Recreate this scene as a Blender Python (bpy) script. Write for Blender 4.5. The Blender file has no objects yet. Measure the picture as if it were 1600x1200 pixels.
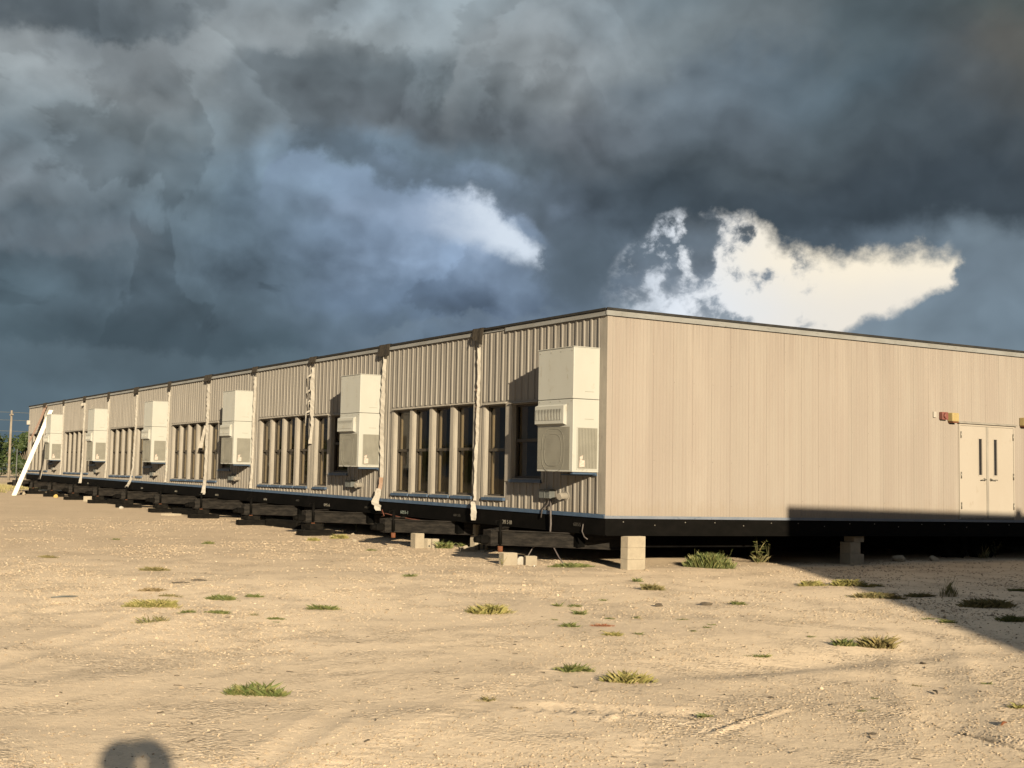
import bpy, bmesh, math, random
import numpy as np
from mathutils import Vector, Matrix
R = math.radians
random.seed(7); rng = np.random.default_rng(11)
sc = bpy.context.scene
col = sc.collection
EXPO = 1.25
W = 4.27                                   # width of one portable module
H = 3.467                                  # siding bottom to roof edge
SX, SBX, SY = .00094, -.00819, .00804      # the row sags and climbs a little
LEN = 18.0
SUN_AZ, SUN_EL = 15.7, 12.8                # light travels towards this azimuth (from +Y to +X)
def gz(x, y):                              # ground level
    y = np.minimum(y, 75.0)
    return -.885 + .008*y
def sag(x, y, z):
    xx = max(x, 0.0)
    return z + SY*y + xx*(SBX + (SX-SBX)*min(max(z/H, -.3), 1.05))

# ------------------------------------------------------------------ node helpers
def mat(name):
    m = bpy.data.materials.new(name); m.use_nodes = True
    nt = m.node_tree
    return m, nt, nt.nodes['Principled BSDF']
def nd(nt, typ, **kw):
    n = nt.nodes.new(typ)
    for k, v in kw.items():
        if hasattr(n, k): setattr(n, k, v)
        else: n.inputs[k].default_value = v
    return n
def ln(nt, a, b): nt.links.new(a, b)
def setin(nt, sock, v):
    if isinstance(v, bpy.types.NodeSocket): nt.links.new(v, sock)
    elif v is not None: sock.default_value = v
def M(nt, op, a, b=None, c=None, clamp=False):
    n = nt.nodes.new('ShaderNodeMath'); n.operation = op; n.use_clamp = clamp
    setin(nt, n.inputs[0], a); setin(nt, n.inputs[1], b); setin(nt, n.inputs[2], c)
    return n.outputs[0]
def VM(nt, op, a, b=None):
    n = nt.nodes.new('ShaderNodeVectorMath'); n.operation = op
    setin(nt, n.inputs[0], a); setin(nt, n.inputs[1], b)
    return n.outputs['Value'] if op in ('DOT_PRODUCT', 'LENGTH', 'DISTANCE') else n.outputs['Vector']
def sstep(nt, x, lo, hi, kind='SMOOTHSTEP'):
    n = nt.nodes.new('ShaderNodeMapRange'); n.interpolation_type = kind; n.clamp = True
    setin(nt, n.inputs['Value'], x)
    setin(nt, n.inputs['From Min'], lo); setin(nt, n.inputs['From Max'], hi)
    return n.outputs['Result']
def mixc(nt, fac, a, b, blend='MIX'):
    n = nt.nodes.new('ShaderNodeMix'); n.data_type = 'RGBA'; n.blend_type = blend
    setin(nt, n.inputs[0], fac); setin(nt, n.inputs[6], a); setin(nt, n.inputs[7], b)
    return n.outputs[2]
def noise(nt, vec, scale, detail=4, rough=.55, dist=0.0):
    n = nt.nodes.new('ShaderNodeTexNoise')
    n.inputs['Scale'].default_value = scale; n.inputs['Detail'].default_value = detail
    n.inputs['Roughness'].default_value = rough; n.inputs['Distortion'].default_value = dist
    if vec is not None: nt.links.new(vec, n.inputs['Vector'])
    return n
def objco(nt, scale=(1, 1, 1)):
    t = nt.nodes.new('ShaderNodeTexCoord'); mp = nt.nodes.new('ShaderNodeMapping')
    mp.inputs['Scale'].default_value = scale
    nt.links.new(t.outputs['Object'], mp.inputs['Vector'])
    return mp.outputs['Vector']
def c4(c): return (c[0], c[1], c[2], 1)
def worn(name, c1, c2, scale=4, stretch=(1, 1, 1), rough=.7, lo=.35, hi=.7, bump=0, bscale=60, metal=0, c3=None, spec=.3, drough=.4):
    m, nt, b = mat(name)
    v = objco(nt, stretch)
    n = noise(nt, v, scale, 6, .62)
    colr = mixc(nt, sstep(nt, n.outputs[0], lo, hi), c4(c1), c4(c2))
    if c3:
        n3 = noise(nt, v, scale*5.3, 5, .7)
        colr = mixc(nt, sstep(nt, n3.outputs[0], .58, .72), colr, c4(c3))
    ln(nt, colr, b.inputs['Base Color'])
    b.inputs['Roughness'].default_value = rough; b.inputs['Metallic'].default_value = metal
    b.inputs['Specular IOR Level'].default_value = spec; b.inputs['Diffuse Roughness'].default_value = drough
    if bump:
        nb = noise(nt, objco(nt), bscale, 4, .6)
        bp = nt.nodes.new('ShaderNodeBump'); bp.inputs['Strength'].default_value = bump; bp.inputs['Distance'].default_value = .01
        ln(nt, nb.outputs[0], bp.inputs['Height']); ln(nt, bp.outputs[0], b.inputs['Normal'])
    return m
def siding_mat(name, light, dark, stain, panel=None):
    """painted sheet siding: runs of weather down the sheet, dirt towards the roof edge and above the openings"""
    m, nt, b = mat(name)
    t = nt.nodes.new('ShaderNodeTexCoord')
    sep = nt.nodes.new('ShaderNodeSeparateXYZ'); ln(nt, t.outputs['Object'], sep.inputs[0])
    v1 = objco(nt, (1, 1, .22)); n1 = noise(nt, v1, 1.7, 6, .6)
    colr = mixc(nt, sstep(nt, n1.outputs[0], .35, .68), c4(light), c4(dark))
    v2 = objco(nt, (14, 14, .35)); n2 = noise(nt, v2, 1.0, 5, .65)
    colr = mixc(nt, M(nt, 'MULTIPLY', sstep(nt, n2.outputs[0], .46, .72), .5), colr, c4(stain))
    if panel:
        # each pressed sheet weathers to its own tone
        cell = M(nt, 'FLOOR', M(nt, 'DIVIDE', sep.outputs[0], panel))
        wn = nt.nodes.new('ShaderNodeTexWhiteNoise'); wn.noise_dimensions = '1D'; ln(nt, cell, wn.inputs['W'])
        colr = mixc(nt, M(nt, 'MULTIPLY', wn.outputs['Value'], .5), colr, c4([x*.86 for x in dark]))
        cell2 = M(nt, 'FLOOR', M(nt, 'DIVIDE', sep.outputs[0], panel/6.0))
        wn2 = nt.nodes.new('ShaderNodeTexWhiteNoise'); wn2.noise_dimensions = '1D'; ln(nt, cell2, wn2.inputs['W'])
        colr = mixc(nt, M(nt, 'MULTIPLY', wn2.outputs['Value'], .28), colr, c4(stain))
    # drips hanging from the roof edge and from the head flashings
    dr = noise(nt, objco(nt, (22, 22, .5)), 1.0, 4, .7)
    top = sstep(nt, sep.outputs[2], 2.3, 3.45)
    colr = mixc(nt, M(nt, 'MULTIPLY', M(nt, 'MULTIPLY', top, sstep(nt, dr.outputs[0], .42, .75)), .42), colr, c4([x*.62 for x in stain]))
    # soil splashed up from the yard, and thin rusty runs under some fasteners
    sp = noise(nt, objco(nt, (7, 7, 5)), 1.0, 5, .7)
    lowz = M(nt, 'ADD', sep.outputs[2], M(nt, 'MULTIPLY', M(nt, 'SUBTRACT', sp.outputs[0], .5), .7))
    colr = mixc(nt, M(nt, 'MULTIPLY', sstep(nt, lowz, .34, .02), .30), colr, (.17, .14, .105, 1))
    rs = noise(nt, objco(nt, (30, 30, .8)), 1.0, 3, .6); rm = noise(nt, objco(nt, (.9, .9, .7)), 1.0, 3)
    colr = mixc(nt, M(nt, 'MULTIPLY', M(nt, 'MULTIPLY', sstep(nt, rs.outputs[0], .66, .76), sstep(nt, rm.outputs[0], .48, .62)), .32), colr, (.13, .085, .055, 1))
    nb = noise(nt, objco(nt, (2.2, 2.2, .8)), 3, 3, .5)
    bp = nt.nodes.new('ShaderNodeBump'); bp.inputs['Strength'].default_value = .3; bp.inputs['Distance'].default_value = .03
    ln(nt, nb.outputs[0], bp.inputs['Height']); ln(nt, bp.outputs[0], b.inputs['Normal'])
    ln(nt, colr, b.inputs['Base Color'])
    b.inputs['Roughness'].default_value = .62; b.inputs['Specular IOR Level'].default_value = .2; b.inputs['Diffuse Roughness'].default_value = .3
    return m

MT = {}
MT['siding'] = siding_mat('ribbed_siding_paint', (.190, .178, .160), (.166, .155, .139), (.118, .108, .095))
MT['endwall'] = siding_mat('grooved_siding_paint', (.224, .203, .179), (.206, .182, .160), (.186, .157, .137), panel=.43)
MT['trim'] = worn('trim_paint', (.215, .200, .175), (.165, .152, .132), 3, (2, 2, .4), .6, c3=(.125, .112, .098))
MT['fascia'] = worn('fascia_metal', (.175, .178, .175), (.145, .145, .138), 2, (1, 1, 3), .5, c3=(.10, .10, .09))
MT['membrane'] = worn('roof_membrane', (.010, .010, .010), (.020, .019, .017), 5, (1, 1, 1), .85, bump=.4)
MT['flap'] = worn('flap_membrane', (.016, .013, .010), (.034, .028, .02), 6, (1, 1, 1), .85, bump=.5, bscale=20)
MT['blue'] = worn('slate_blue_paint', (.040, .068, .115), (.030, .052, .088), 5, (1, 1, 1), .5, c3=(.06, .075, .09))
MT['black'] = worn('black_steel', (.0018, .0017, .0014), (.0034, .003, .0027), 3, (1, 1, 2), .75, bump=.15, bscale=30, spec=.06)
MT['under'] = worn('dark_underfloor', (.002, .002, .002), (.004, .0038, .0035), 3, rough=.95, spec=.02)
MT['tongue'] = worn('weathered_hitch_steel', (.0055, .005, .0045), (.020, .0175, .015), 3, (1.5, 1.5, 7), .65, bump=.25, bscale=40, c3=(.040, .034, .028), spec=.12)
MT['rust'] = worn('rusty_steel', (.13, .045, .018), (.07, .03, .016), 14, rough=.8)
MT['cream'] = worn('cream_enamel', (.275, .280, .262), (.262, .265, .245), 1.5, (1, 1, .5), .45, bump=.05, bscale=2.5, c3=(.225, .215, .185), spec=.3)
MT['grille'] = worn('coil_guard', (.165, .162, .140), (.140, .137, .118), 3, rough=.7, spec=.15)
MT['slot'] = worn('grille_slot', (.050, .048, .042), (.065, .062, .054), 8, rough=.8)
MT['bronze'] = worn('bronze_sash', (.030, .025, .019), (.042, .035, .026), 6, rough=.55)
MT['door'] = worn('door_paint', (.262, .238, .206), (.25, .225, .192), 1.2, (1, 1, .4), .5, c3=(.225, .198, .165))
MT['steel'] = worn('dull_steel', (.20, .19, .165), (.13, .12, .10), 20, rough=.4, metal=.5)
MT['white'] = worn('white_wrap', (.30, .285, .255), (.24, .225, .20), 4, (1, 1, .6), .75, bump=.6, bscale=14, c3=(.17, .145, .12))
MT['foamrust'] = worn('stained_wrap', (.25, .18, .14), (.20, .13, .09), 6, rough=.8)
MT['red'] = worn('faded_red_plastic', (.15, .055, .045), (.12, .045, .036), 10, rough=.45)
MT['yellow'] = worn('yellowed_lens', (.27, .215, .10), (.24, .185, .085), 8, rough=.35)
MT['paper'] = worn('paper_tag', (.36, .32, .29), (.28, .22, .19), 25, rough=.8)
MT['block'] = worn('concrete_block', (.255, .225, .175), (.22, .192, .15), 7, rough=.92, bump=.6, bscale=55, c3=(.175, .15, .118), spec=.1, drough=.8)
MT['room'] = worn('room_wall', (.26, .205, .145), (.20, .16, .115), 2, rough=.9)
MT['roomfloor'] = worn('room_floor', (.06, .05, .04), (.09, .075, .055), 2, rough=.9)
MT['casing'] = worn('window_casing', (.46, .40, .30), (.40, .345, .26), 3, rough=.7)
MT['galv'] = worn('galvanised_box', (.085, .092, .090), (.065, .07, .068), 9, rough=.5)
MT['cable'] = worn('grey_cable', (.085, .075, .072), (.06, .053, .05), 10, rough=.6)
MT['wire_red'] = worn('orange_wire', (.12, .045, .03), (.09, .034, .022), 10, rough=.6)
MT['numbers'] = worn('stencil_paint', (.18, .17, .145), (.12, .112, .095), 30, rough=.8)
MT['numbers_teal'] = worn('stencil_paint_pale', (.15, .18, .165), (.11, .13, .12), 30, rough=.8)
MT['numbers_faint'] = worn('faded_stencil_paint', (.035, .033, .028), (.022, .02, .018), 30, rough=.8)
MT['rubber'] = worn('tyre_rubber', (.004, .004, .004), (.007, .0068, .0065), 10, rough=.9, spec=.05)
MT['timber'] = worn('black_timber', (.004, .0038, .0035), (.010, .009, .0075), 5, (1, 1, 3), .9, spec=.05)
MT['wood'] = worn('weathered_wood', (.20, .175, .14), (.13, .11, .085), 4, (1, 1, .4), .85)
MT['plank'] = worn('white_board', (.55, .54, .50), (.46, .45, .41), 4, rough=.6)
MT['salmon'] = worn('salmon_board', (.27, .185, .145), (.22, .15, .115), 4, rough=.7)
MT['skin'] = worn('skin', (.42, .25, .17), (.38, .22, .15), 6, rough=.5)
MT['shirt'] = worn('shirt_cloth', (.05, .07, .12), (.04, .055, .09), 6, rough=.9)
MT['trouser'] = worn('trouser_cloth', (.03, .035, .05), (.04, .045, .06), 6, rough=.9)
MT['phone'] = worn('phone_glass', (.01, .01, .012), (.015, .015, .016), 6, rough=.25)
MT['clod'] = worn('dark_clod', (.055, .045, .035), (.09, .075, .055), 12, rough=.95)
MT['yellowbag'] = worn('yellow_strap', (.30, .21, .05), (.24, .17, .04), 6, rough=.6)
def glass_mat():
    m, nt, b = mat('window_glass')
    nt.nodes.remove(b)
    out = nt.nodes['Material Output']
    tr = nt.nodes.new('ShaderNodeBsdfTransparent'); tr.inputs[0].default_value = (.66, .63, .56, 1)
    gl = nt.nodes.new('ShaderNodeBsdfGlossy'); gl.inputs['Roughness'].default_value = .015; gl.inputs[0].default_value = (.9, .9, .9, 1)
    n = noise(nt, objco(nt), 1.6, 2); bp = nt.nodes.new('ShaderNodeBump'); bp.inputs['Strength'].default_value = .06; bp.inputs['Distance'].default_value = .02
    ln(nt, n.outputs[0], bp.inputs['Height']); ln(nt, bp.outputs[0], gl.inputs['Normal'])
    fr = nt.nodes.new('ShaderNodeFresnel'); fr.inputs[0].default_value = 1.5
    mx = nt.nodes.new('ShaderNodeMixShader')
    ln(nt, M(nt, 'MULTIPLY', fr.outputs[0], .6, clamp=True), mx.inputs[0]); ln(nt, tr.outputs[0], mx.inputs[1]); ln(nt, gl.outputs[0], mx.inputs[2])
    ln(nt, mx.outputs[0], out.inputs['Surface'])
    return m
MT['glass'] = glass_mat()
def foliage(name, a, b_, c, scale=3):
    m, nt, b = mat(name)
    n = noise(nt, objco(nt), scale, 3, .6)
    g = nt.nodes.new('ShaderNodeNewGeometry')
    rnd = g.outputs['Random Per Island']
    colr = mixc(nt, sstep(nt, n.outputs[0], .35, .65), c4(a), c4(b_))
    colr = mixc(nt, M(nt, 'POWER', rnd, 2.2), colr, c4(c))
    ln(nt, colr, b.inputs['Base Color']); b.inputs['Roughness'].default_value = .6
    b.inputs['Specular IOR Level'].default_value = .25
    return m
MT['g'] = foliage('green_weed', (.055, .076, .022), (.075, .096, .028), (.16, .15, .058), 9)
MT['y'] = foliage('yellow_weed', (.125, .125, .038), (.155, .145, .045), (.25, .21, .09), 9)
MT['o'] = foliage('olive_weed', (.090, .088, .034), (.115, .102, .042), (.20, .16, .075), 9)
MT['b'] = foliage('dry_weed', (.12, .088, .048), (.15, .112, .06), (.22, .17, .095), 9)
MT['r'] = foliage('russet_weed', (.15, .055, .028), (.19, .075, .04), (.27, .12, .06), 9)
MT['s'] = foliage('thin_weed', (.085, .092, .036), (.11, .105, .045), (.19, .155, .075), 9)
MT['leaf'] = foliage('tree_leaf', (.022, .038, .011), (.034, .052, .015), (.070, .085, .026), .5)
MT['leafdark'] = foliage('tree_leaf_dark', (.015, .028, .009), (.023, .039, .012), (.045, .060, .018), .5)
MT['bark'] = worn('bark', (.11, .09, .07), (.07, .06, .045), 8, rough=.9)
MT['straw'] = foliage('dry_grass_blade', (.13, .125, .048), (.17, .148, .06), (.23, .19, .095), .6)

# ------------------------------------------------------------------ mesh helpers
class MB:
    def __init__(s): s.v = []; s.f = []; s.m = []; s.sm = []
    def poly(s, pts, mi=0, smooth=False):
        n = len(s.v); s.v += [tuple(p) for p in pts]; s.f.append(tuple(range(n, n+len(pts)))); s.m.append(mi); s.sm.append(smooth)
    def box(s, x0, x1, y0, y1, z0, z1, mi=0, rz=0, c=None):
        p = [(x, y, z) for z in (z0, z1) for y in (y0, y1) for x in (x0, x1)]
        if rz:
            cx, cy = c or ((x0+x1)/2, (y0+y1)/2); ca, sa = math.cos(rz), math.sin(rz)
            p = [(cx+(a-cx)*ca-(b-cy)*sa, cy+(a-cx)*sa+(b-cy)*ca, z) for a, b, z in p]
        s.hexa(p, mi)
    def hexa(s, p, mi=0):
        n = len(s.v); s.v += p
        for f in ((0, 2, 3, 1), (4, 5, 7, 6), (0, 1, 5, 4), (2, 6, 7, 3), (0, 4, 6, 2), (1, 3, 7, 5)):
            s.f.append(tuple(n+i for i in f)); s.m.append(mi); s.sm.append(False)
    def bbox(s, x0, x1, y0, y1, z0, z1, b=.006, mi=0):
        """box with chamfered edges"""
        bm = bmesh.new(); bmesh.ops.create_cube(bm, size=1)
        for v in bm.verts:
            v.co = Vector(((x0+x1)/2+v.co.x*(x1-x0), (y0+y1)/2+v.co.y*(y1-y0), (z0+z1)/2+v.co.z*(z1-z0)))
        bmesh.ops.bevel(bm, geom=list(bm.edges), offset=b, segments=2, affect='EDGES', profile=.5)
        s.add_bm(bm, mi)
    def add_bm(s, bm, mi=0, smooth=False):
        n = len(s.v); bm.verts.ensure_lookup_table(); bm.verts.index_update()
        s.v += [tuple(v.co) for v in bm.verts]
        for f in bm.faces:
            s.f.append(tuple(n+v.index for v in f.verts)); s.m.append(mi); s.sm.append(smooth)
        bm.free()
    def tube(s, pts, r, n=8, mi=0, caps=True):
        pts = [Vector(p) for p in pts]; rs = r if isinstance(r, (list, tuple)) else [r]*len(pts)
        base = len(s.v); up = None
        for i, p in enumerate(pts):
            t = (pts[min(i+1, len(pts)-1)]-pts[max(i-1, 0)]).normalized()
            if up is None or abs(up.dot(t)) > .95: up = Vector((0, 0, 1)) if abs(t.z) < .9 else Vector((1, 0, 0))
            a = t.cross(up).normalized(); b = a.cross(t).normalized(); up = b
            for k in range(n):
                w = 2*math.pi*k/n; s.v.append(tuple(p+(a*math.cos(w)+b*math.sin(w))*rs[i]))
        for i in range(len(pts)-1):
            for k in range(n):
                a = base+i*n+k; b = base+i*n+(k+1) % n
                s.f.append((a, b, b+n, a+n)); s.m.append(mi); s.sm.append(True)
        if caps:
            s.f.append(tuple(base+k for k in range(n))[::-1]); s.m.append(mi); s.sm.append(False)
            e = base+(len(pts)-1)*n; s.f.append(tuple(e+k for k in range(n))); s.m.append(mi); s.sm.append(False)
    def prism(s, poly2, z0, z1, mi=0, mt=None):
        n = len(poly2); b = [(x, y, z0) for x, y in poly2]; t = [(x, y, z1) for x, y in poly2]
        s.poly(b[::-1], mi); s.poly(t, mi if mt is None else mt)
        for i in range(n):
            j = (i+1) % n; s.poly([b[i], b[j], t[j], t[i]], mi)
    def build(s, name, mats, parent=None, loc=None, warp=False, fix=True):
        me = bpy.data.meshes.new(name)
        vs = [(x, y, sag(x, y, z)) for x, y, z in s.v] if warp else s.v
        me.from_pydata(vs, [], s.f)
        if not isinstance(mats, (list, tuple)): mats = [mats]
        for m in mats: me.materials.append(m)
        me.polygons.foreach_set('material_index', s.m); me.polygons.foreach_set('use_smooth', s.sm)
        if fix:
            bm = bmesh.new(); bm.from_mesh(me); bmesh.ops.recalc_face_normals(bm, faces=bm.faces); bm.to_mesh(me); bm.free()
        me.update()
        o = bpy.data.objects.new(name, me); col.objects.link(o)
        if parent: o.parent = parent
        if loc: o.location = loc
        return o
def tag(o, label=None, cat=None, group=None, kind=None):
    if label: o['label'] = label
    if cat: o['category'] = cat
    if group: o['group'] = group
    if kind: o['kind'] = kind
    return o
def empty(name, loc, rz=0):
    o = bpy.data.objects.new(name, None); col.objects.link(o); o.location = loc; o.rotation_euler.z = rz; o.empty_display_size = .3
    return o
def copy_tree(o, parent=None):
    c = o.copy(); col.objects.link(c)
    if parent: c.parent = parent
    for ch in list(o.children): copy_tree(ch, c)
    return c

# ------------------------------------------------------------------ camera
yaw, pit, rol = 0.5442238960340788, 0.07587322565206642, 0.01858919738178259
CAM = Vector((-12.0955, -16.9211, .58863))
fw = Vector((math.sin(yaw)*math.cos(pit), math.cos(yaw)*math.cos(pit), math.sin(pit)))
rt = Vector((math.cos(yaw), -math.sin(yaw), 0)); up = rt.cross(fw)
r2 = rt*math.cos(rol)+up*math.sin(rol); u2 = -rt*math.sin(rol)+up*math.cos(rol)
cd = bpy.data.cameras.new('camera'); cam = bpy.data.objects.new('camera', cd); col.objects.link(cam)
cd.sensor_width = 36; cd.lens = 1950/1600*36; cd.clip_start = .05; cd.clip_end = 6000
mx = Matrix((r2, u2, -fw)).transposed().to_4x4(); mx.translation = CAM; cam.matrix_world = mx
sc.camera = cam

# ------------------------------------------------------------------ sun
sd = bpy.data.lights.new('sun', 'SUN'); sun = bpy.data.objects.new('sun', sd); col.objects.link(sun)
sd.energy = 5.0; sd.angle = R(.55); sd.color = (1, .83, .585)
a, e = R(SUN_AZ), R(SUN_EL)
ldir = Vector((math.sin(a)*math.cos(e), math.cos(a)*math.cos(e), -math.sin(e)))
sun.rotation_euler = ldir.to_track_quat('-Z', 'Y').to_euler(); sun.location = (-20, -30, 20)
# ------------------------------------------------------------------ sky: storm deck ahead, clearer evening sky behind
def build_sky():
    w = bpy.data.worlds.new('World'); sc.world = w; w.use_nodes = True
    nt = w.node_tree; bg = nt.nodes['Background']; bg.inputs['Strength'].default_value = .1
    K = 1/(2**EXPO)/.1                                   # cloud tones are given as they show, turned into radiance here
    def lin(c): return tuple((v/12.92 if v <= .04045 else ((v+.055)/1.055)**2.4) for v in (x/255 for x in c))
    tc = nt.nodes.new('ShaderNodeTexCoord'); d0 = VM(nt, 'NORMALIZE', tc.outputs['Generated'])
    # cloud space: warp the direction by eddies of three sizes
    st = nt.nodes.new('ShaderNodeMapping'); st.inputs['Scale'].default_value = (1, 1, 1.15); ln(nt, d0, st.inputs['Vector'])
    dv = st.outputs['Vector']
    def eddy(scale, det, amp, dist=0.0, rough=.55):
        n = noise(nt, dv, scale, det, rough, dist)
        s = nt.nodes.new('ShaderNodeVectorMath'); s.operation = 'SCALE'; s.inputs['Scale'].default_value = amp
        ln(nt, VM(nt, 'SUBTRACT', n.outputs['Color'], (.5, .5, .5)), s.inputs[0])
        return s.outputs[0], n
    e1, n1 = eddy(6.0, 6, .15, .0, .52)
    e2, n2 = eddy(24.0, 6, .026, .1, .58)
    dw = VM(nt, 'NORMALIZE', VM(nt, 'ADD', VM(nt, 'ADD', d0, e1), e2))
    ds = VM(nt, 'NORMALIZE', VM(nt, 'ADD', d0, VM(nt, 'MULTIPLY', e2, (.8, .8, .8))))
    cy_, sy_ = math.cos(yaw), math.sin(yaw)
    def azel(d):
        x = VM(nt, 'DOT_PRODUCT', d, (cy_, -sy_, 0)); y = VM(nt, 'DOT_PRODUCT', d, (sy_, cy_, 0))
        s = nt.nodes.new('ShaderNodeSeparateXYZ'); ln(nt, d, s.inputs[0])
        az = M(nt, 'MULTIPLY', M(nt, 'ARCTAN2', x, y), 180/math.pi)
        el = M(nt, 'MULTIPLY', M(nt, 'ARCSINE', s.outputs[2]), 180/math.pi)
        return az, el
    def XY(d):                                            # azimuth and height counted in 1/35 degree steps
        az, el = azel(d)
        X = M(nt, 'ADD', M(nt, 'MULTIPLY', az, 35.1), 806)
        Y = M(nt, 'SUBTRACT', M(nt, 'ADD', M(nt, 'MULTIPLY', X, .0186), 733), M(nt, 'MULTIPLY', el, 34.55))
        return X, Y, az, el
    X, Y, az, el = XY(dw); Xs, Ys, azs, els = XY(ds)
    rows = [
     (0,   [(80,90,97),(84,94,100),(97,105,110),(122,131,136),(130,140,145),(127,140,147),(137,147,152),(127,137,143),(112,126,134),(96,105,109),(80,90,97),(76,86,91),(78,86,85)]),
     (70,  [(88,97,103),(88,97,103),(104,112,116),(138,146,149),(128,137,141),(120,130,135),(142,150,153),(136,143,147),(115,127,133),(103,111,115),(80,93,99),(75,86,92),(79,86,84)]),
     (130, [(136,144,147),(130,138,142),(122,131,135),(110,119,124),(97,107,113),(100,110,115),(117,126,131),(127,133,136),(103,116,126),(94,108,118),(77,91,99),(71,83,91),(90,89,84)]),
     (200, [(119,129,134),(116,127,132),(110,122,128),(104,115,121),(97,105,111),(91,99,105),(88,96,102),(96,102,108),(92,104,113),(88,98,106),(76,88,95),(72,82,89),(80,83,83)]),
     (260, [(107,119,126),(108,120,127),(100,114,122),(100,115,126),(118,138,156),(86,99,108),(78,88,95),(78,86,93),(74,84,91),(72,82,89),(70,80,87),(68,78,85),(70,78,84)]),
     (310, [(107,115,121),(105,117,124),(98,113,122),(106,124,137),(124,144,165),(132,152,174),(90,102,113),(68,78,87),(64,75,83),(63,73,81),(61,71,79),(60,70,78),(65,75,83)]),
     (360, [(94,103,109),(97,108,115),(90,105,114),(101,119,133),(122,140,160),(150,168,192),(128,144,164),(80,92,102),(68,80,90),(62,73,82),(57,67,75),(55,65,73),(62,72,80)]),
     (410, [(84,96,104),(86,98,106),(82,97,107),(95,112,126),(112,130,150),(120,138,160),(110,128,150),(86,99,110),(90,104,117),(80,93,104),(70,82,92),(92,106,118),(106,120,130)]),
     (460, [(78,92,101),(76,90,99),(76,90,100),(86,102,115),(94,111,129),(92,109,129),(88,104,124),(98,113,128),(114,128,142),(126,138,150),(122,137,150),(112,128,141),(110,125,136)]),
     (510, [(74,90,99),(74,88,97),(70,84,93),(78,93,104),(88,104,118),(87,103,118),(100,116,130),(106,121,133),(125,138,150),(130,142,152),(120,136,148),(112,128,140),(108,124,136)]),
     (560, [(80,96,105),(78,93,102),(74,89,98),(80,97,108),(88,106,118),(92,110,122),(98,114,126),(106,120,132),(120,134,146),(126,138,148),(122,138,150),(114,131,143),(112,128,139)]),
     (640, [(84,101,111),(87,104,114),(90,107,117),(92,109,119),(94,111,122),(98,114,124),(102,116,127),(108,122,133),(118,131,142),(122,134,144),(120,135,146),(116,132,143),(114,130,140)])]
    U = M(nt, 'DIVIDE', X, 1600.0)
    cur = None; prev = 0
    for yv, cs in rows:
        r = nt.nodes.new('ShaderNodeValToRGB'); r.color_ramp.interpolation = 'B_SPLINE'
        el_ = r.color_ramp.elements
        while len(el_) < len(cs): el_.new(.5)
        for i, c in enumerate(cs):
            el_[i].position = i/(len(cs)-1); el_[i].color = (*[v for v in lin(c)], 1)
        ln(nt, U, r.inputs[0])
        cur = r.outputs[0] if cur is None else mixc(nt, sstep(nt, Y, float(prev), float(yv)), cur, r.outputs[0])
        prev = yv
    # billows: soft relief over the deck, stronger higher up, streaky rain haze low on the left
    n4 = noise(nt, dv, 34.0, 5, .6)
    def billow(vec, scale, det):
        # rounded heads: folded noise, summed over octaves
        tot = None; amp = 1.0; nrm = 0.0
        for o in range(det):
            n = noise(nt, vec, scale*2.07**o, 1, .5)
            f = M(nt, 'MULTIPLY', M(nt, 'ABSOLUTE', M(nt, 'SUBTRACT', n.outputs[0], .5)), 4.0*amp)
            tot = f if tot is None else M(nt, 'ADD', tot, f); nrm += amp; amp *= .56
        return M(nt, 'DIVIDE', tot, nrm)
    dvw = VM(nt, 'ADD', dv, VM(nt, 'MULTIPLY', e2, (.6, .6, .6)))
    b0 = billow(dvw, 8.0, 3); b1 = billow(VM(nt, 'ADD', dvw, (-.006, .004, .022)), 8.0, 3)
    n3 = noise(nt, dvw, 5.5, 5, .55)
    def puffs(off):
        vo = nt.nodes.new('ShaderNodeTexVoronoi'); vo.feature = 'F1'; vo.inputs['Scale'].default_value = 8.0; vo.inputs['Detail'].default_value = 2.0
        vo.inputs['Roughness'].default_value = .5; vo.inputs['Lacunarity'].default_value = 2.3; vo.normalize = True
        ln(nt, VM(nt, 'ADD', VM(nt, 'ADD', dvw, VM(nt, 'MULTIPLY', e1, (.5, .5, .5))), off), vo.inputs['Vector']); return vo.outputs['Distance']
    pf = M(nt, 'SUBTRACT', puffs((-.010, .006, .030)), puffs((0, 0, 0)))
    emb = M(nt, 'ADD', M(nt, 'MULTIPLY', M(nt, 'SUBTRACT', b0, b1), .95), M(nt, 'MULTIPLY', pf, .9))
    rel = M(nt, 'ADD', M(nt, 'MULTIPLY', M(nt, 'SUBTRACT', n3.outputs[0], .5), .60), M(nt, 'ADD', M(nt, 'MULTIPLY', emb, .85), M(nt, 'MULTIPLY', M(nt, 'SUBTRACT', n4.outputs[0], .5), .22)))
    low = M(nt, 'MULTIPLY', sstep(nt, Ys, 640.0, 420.0), M(nt, 'ADD', .45, M(nt, 'MULTIPLY', sstep(nt, Xs, 1250.0, 850.0), .55)))
    rel = M(nt, 'MULTIPLY', rel, M(nt, 'ADD', M(nt, 'MULTIPLY', low, .75), .22))
    rel = M(nt, 'ADD', 1.0, rel)
    # crisp lit rims where one cloud stands before another
    rim = nt.nodes.new('ShaderNodeTexNoise'); rim.inputs['Scale'].default_value = 7.5; rim.inputs['Detail'].default_value = 6; rim.inputs['Roughness'].default_value = .56; rim.inputs['Distortion'].default_value = .35
    ln(nt, VM(nt, 'ADD', dv, (3.1, 1.7, .4)), rim.inputs['Vector'])
    rimv = M(nt, 'MULTIPLY', sstep(nt, rim.outputs[0], .515, .55), sstep(nt, rim.outputs[0], .70, .55))
    side = sstep(nt, Xs, 1150.0, 500.0)
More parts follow.
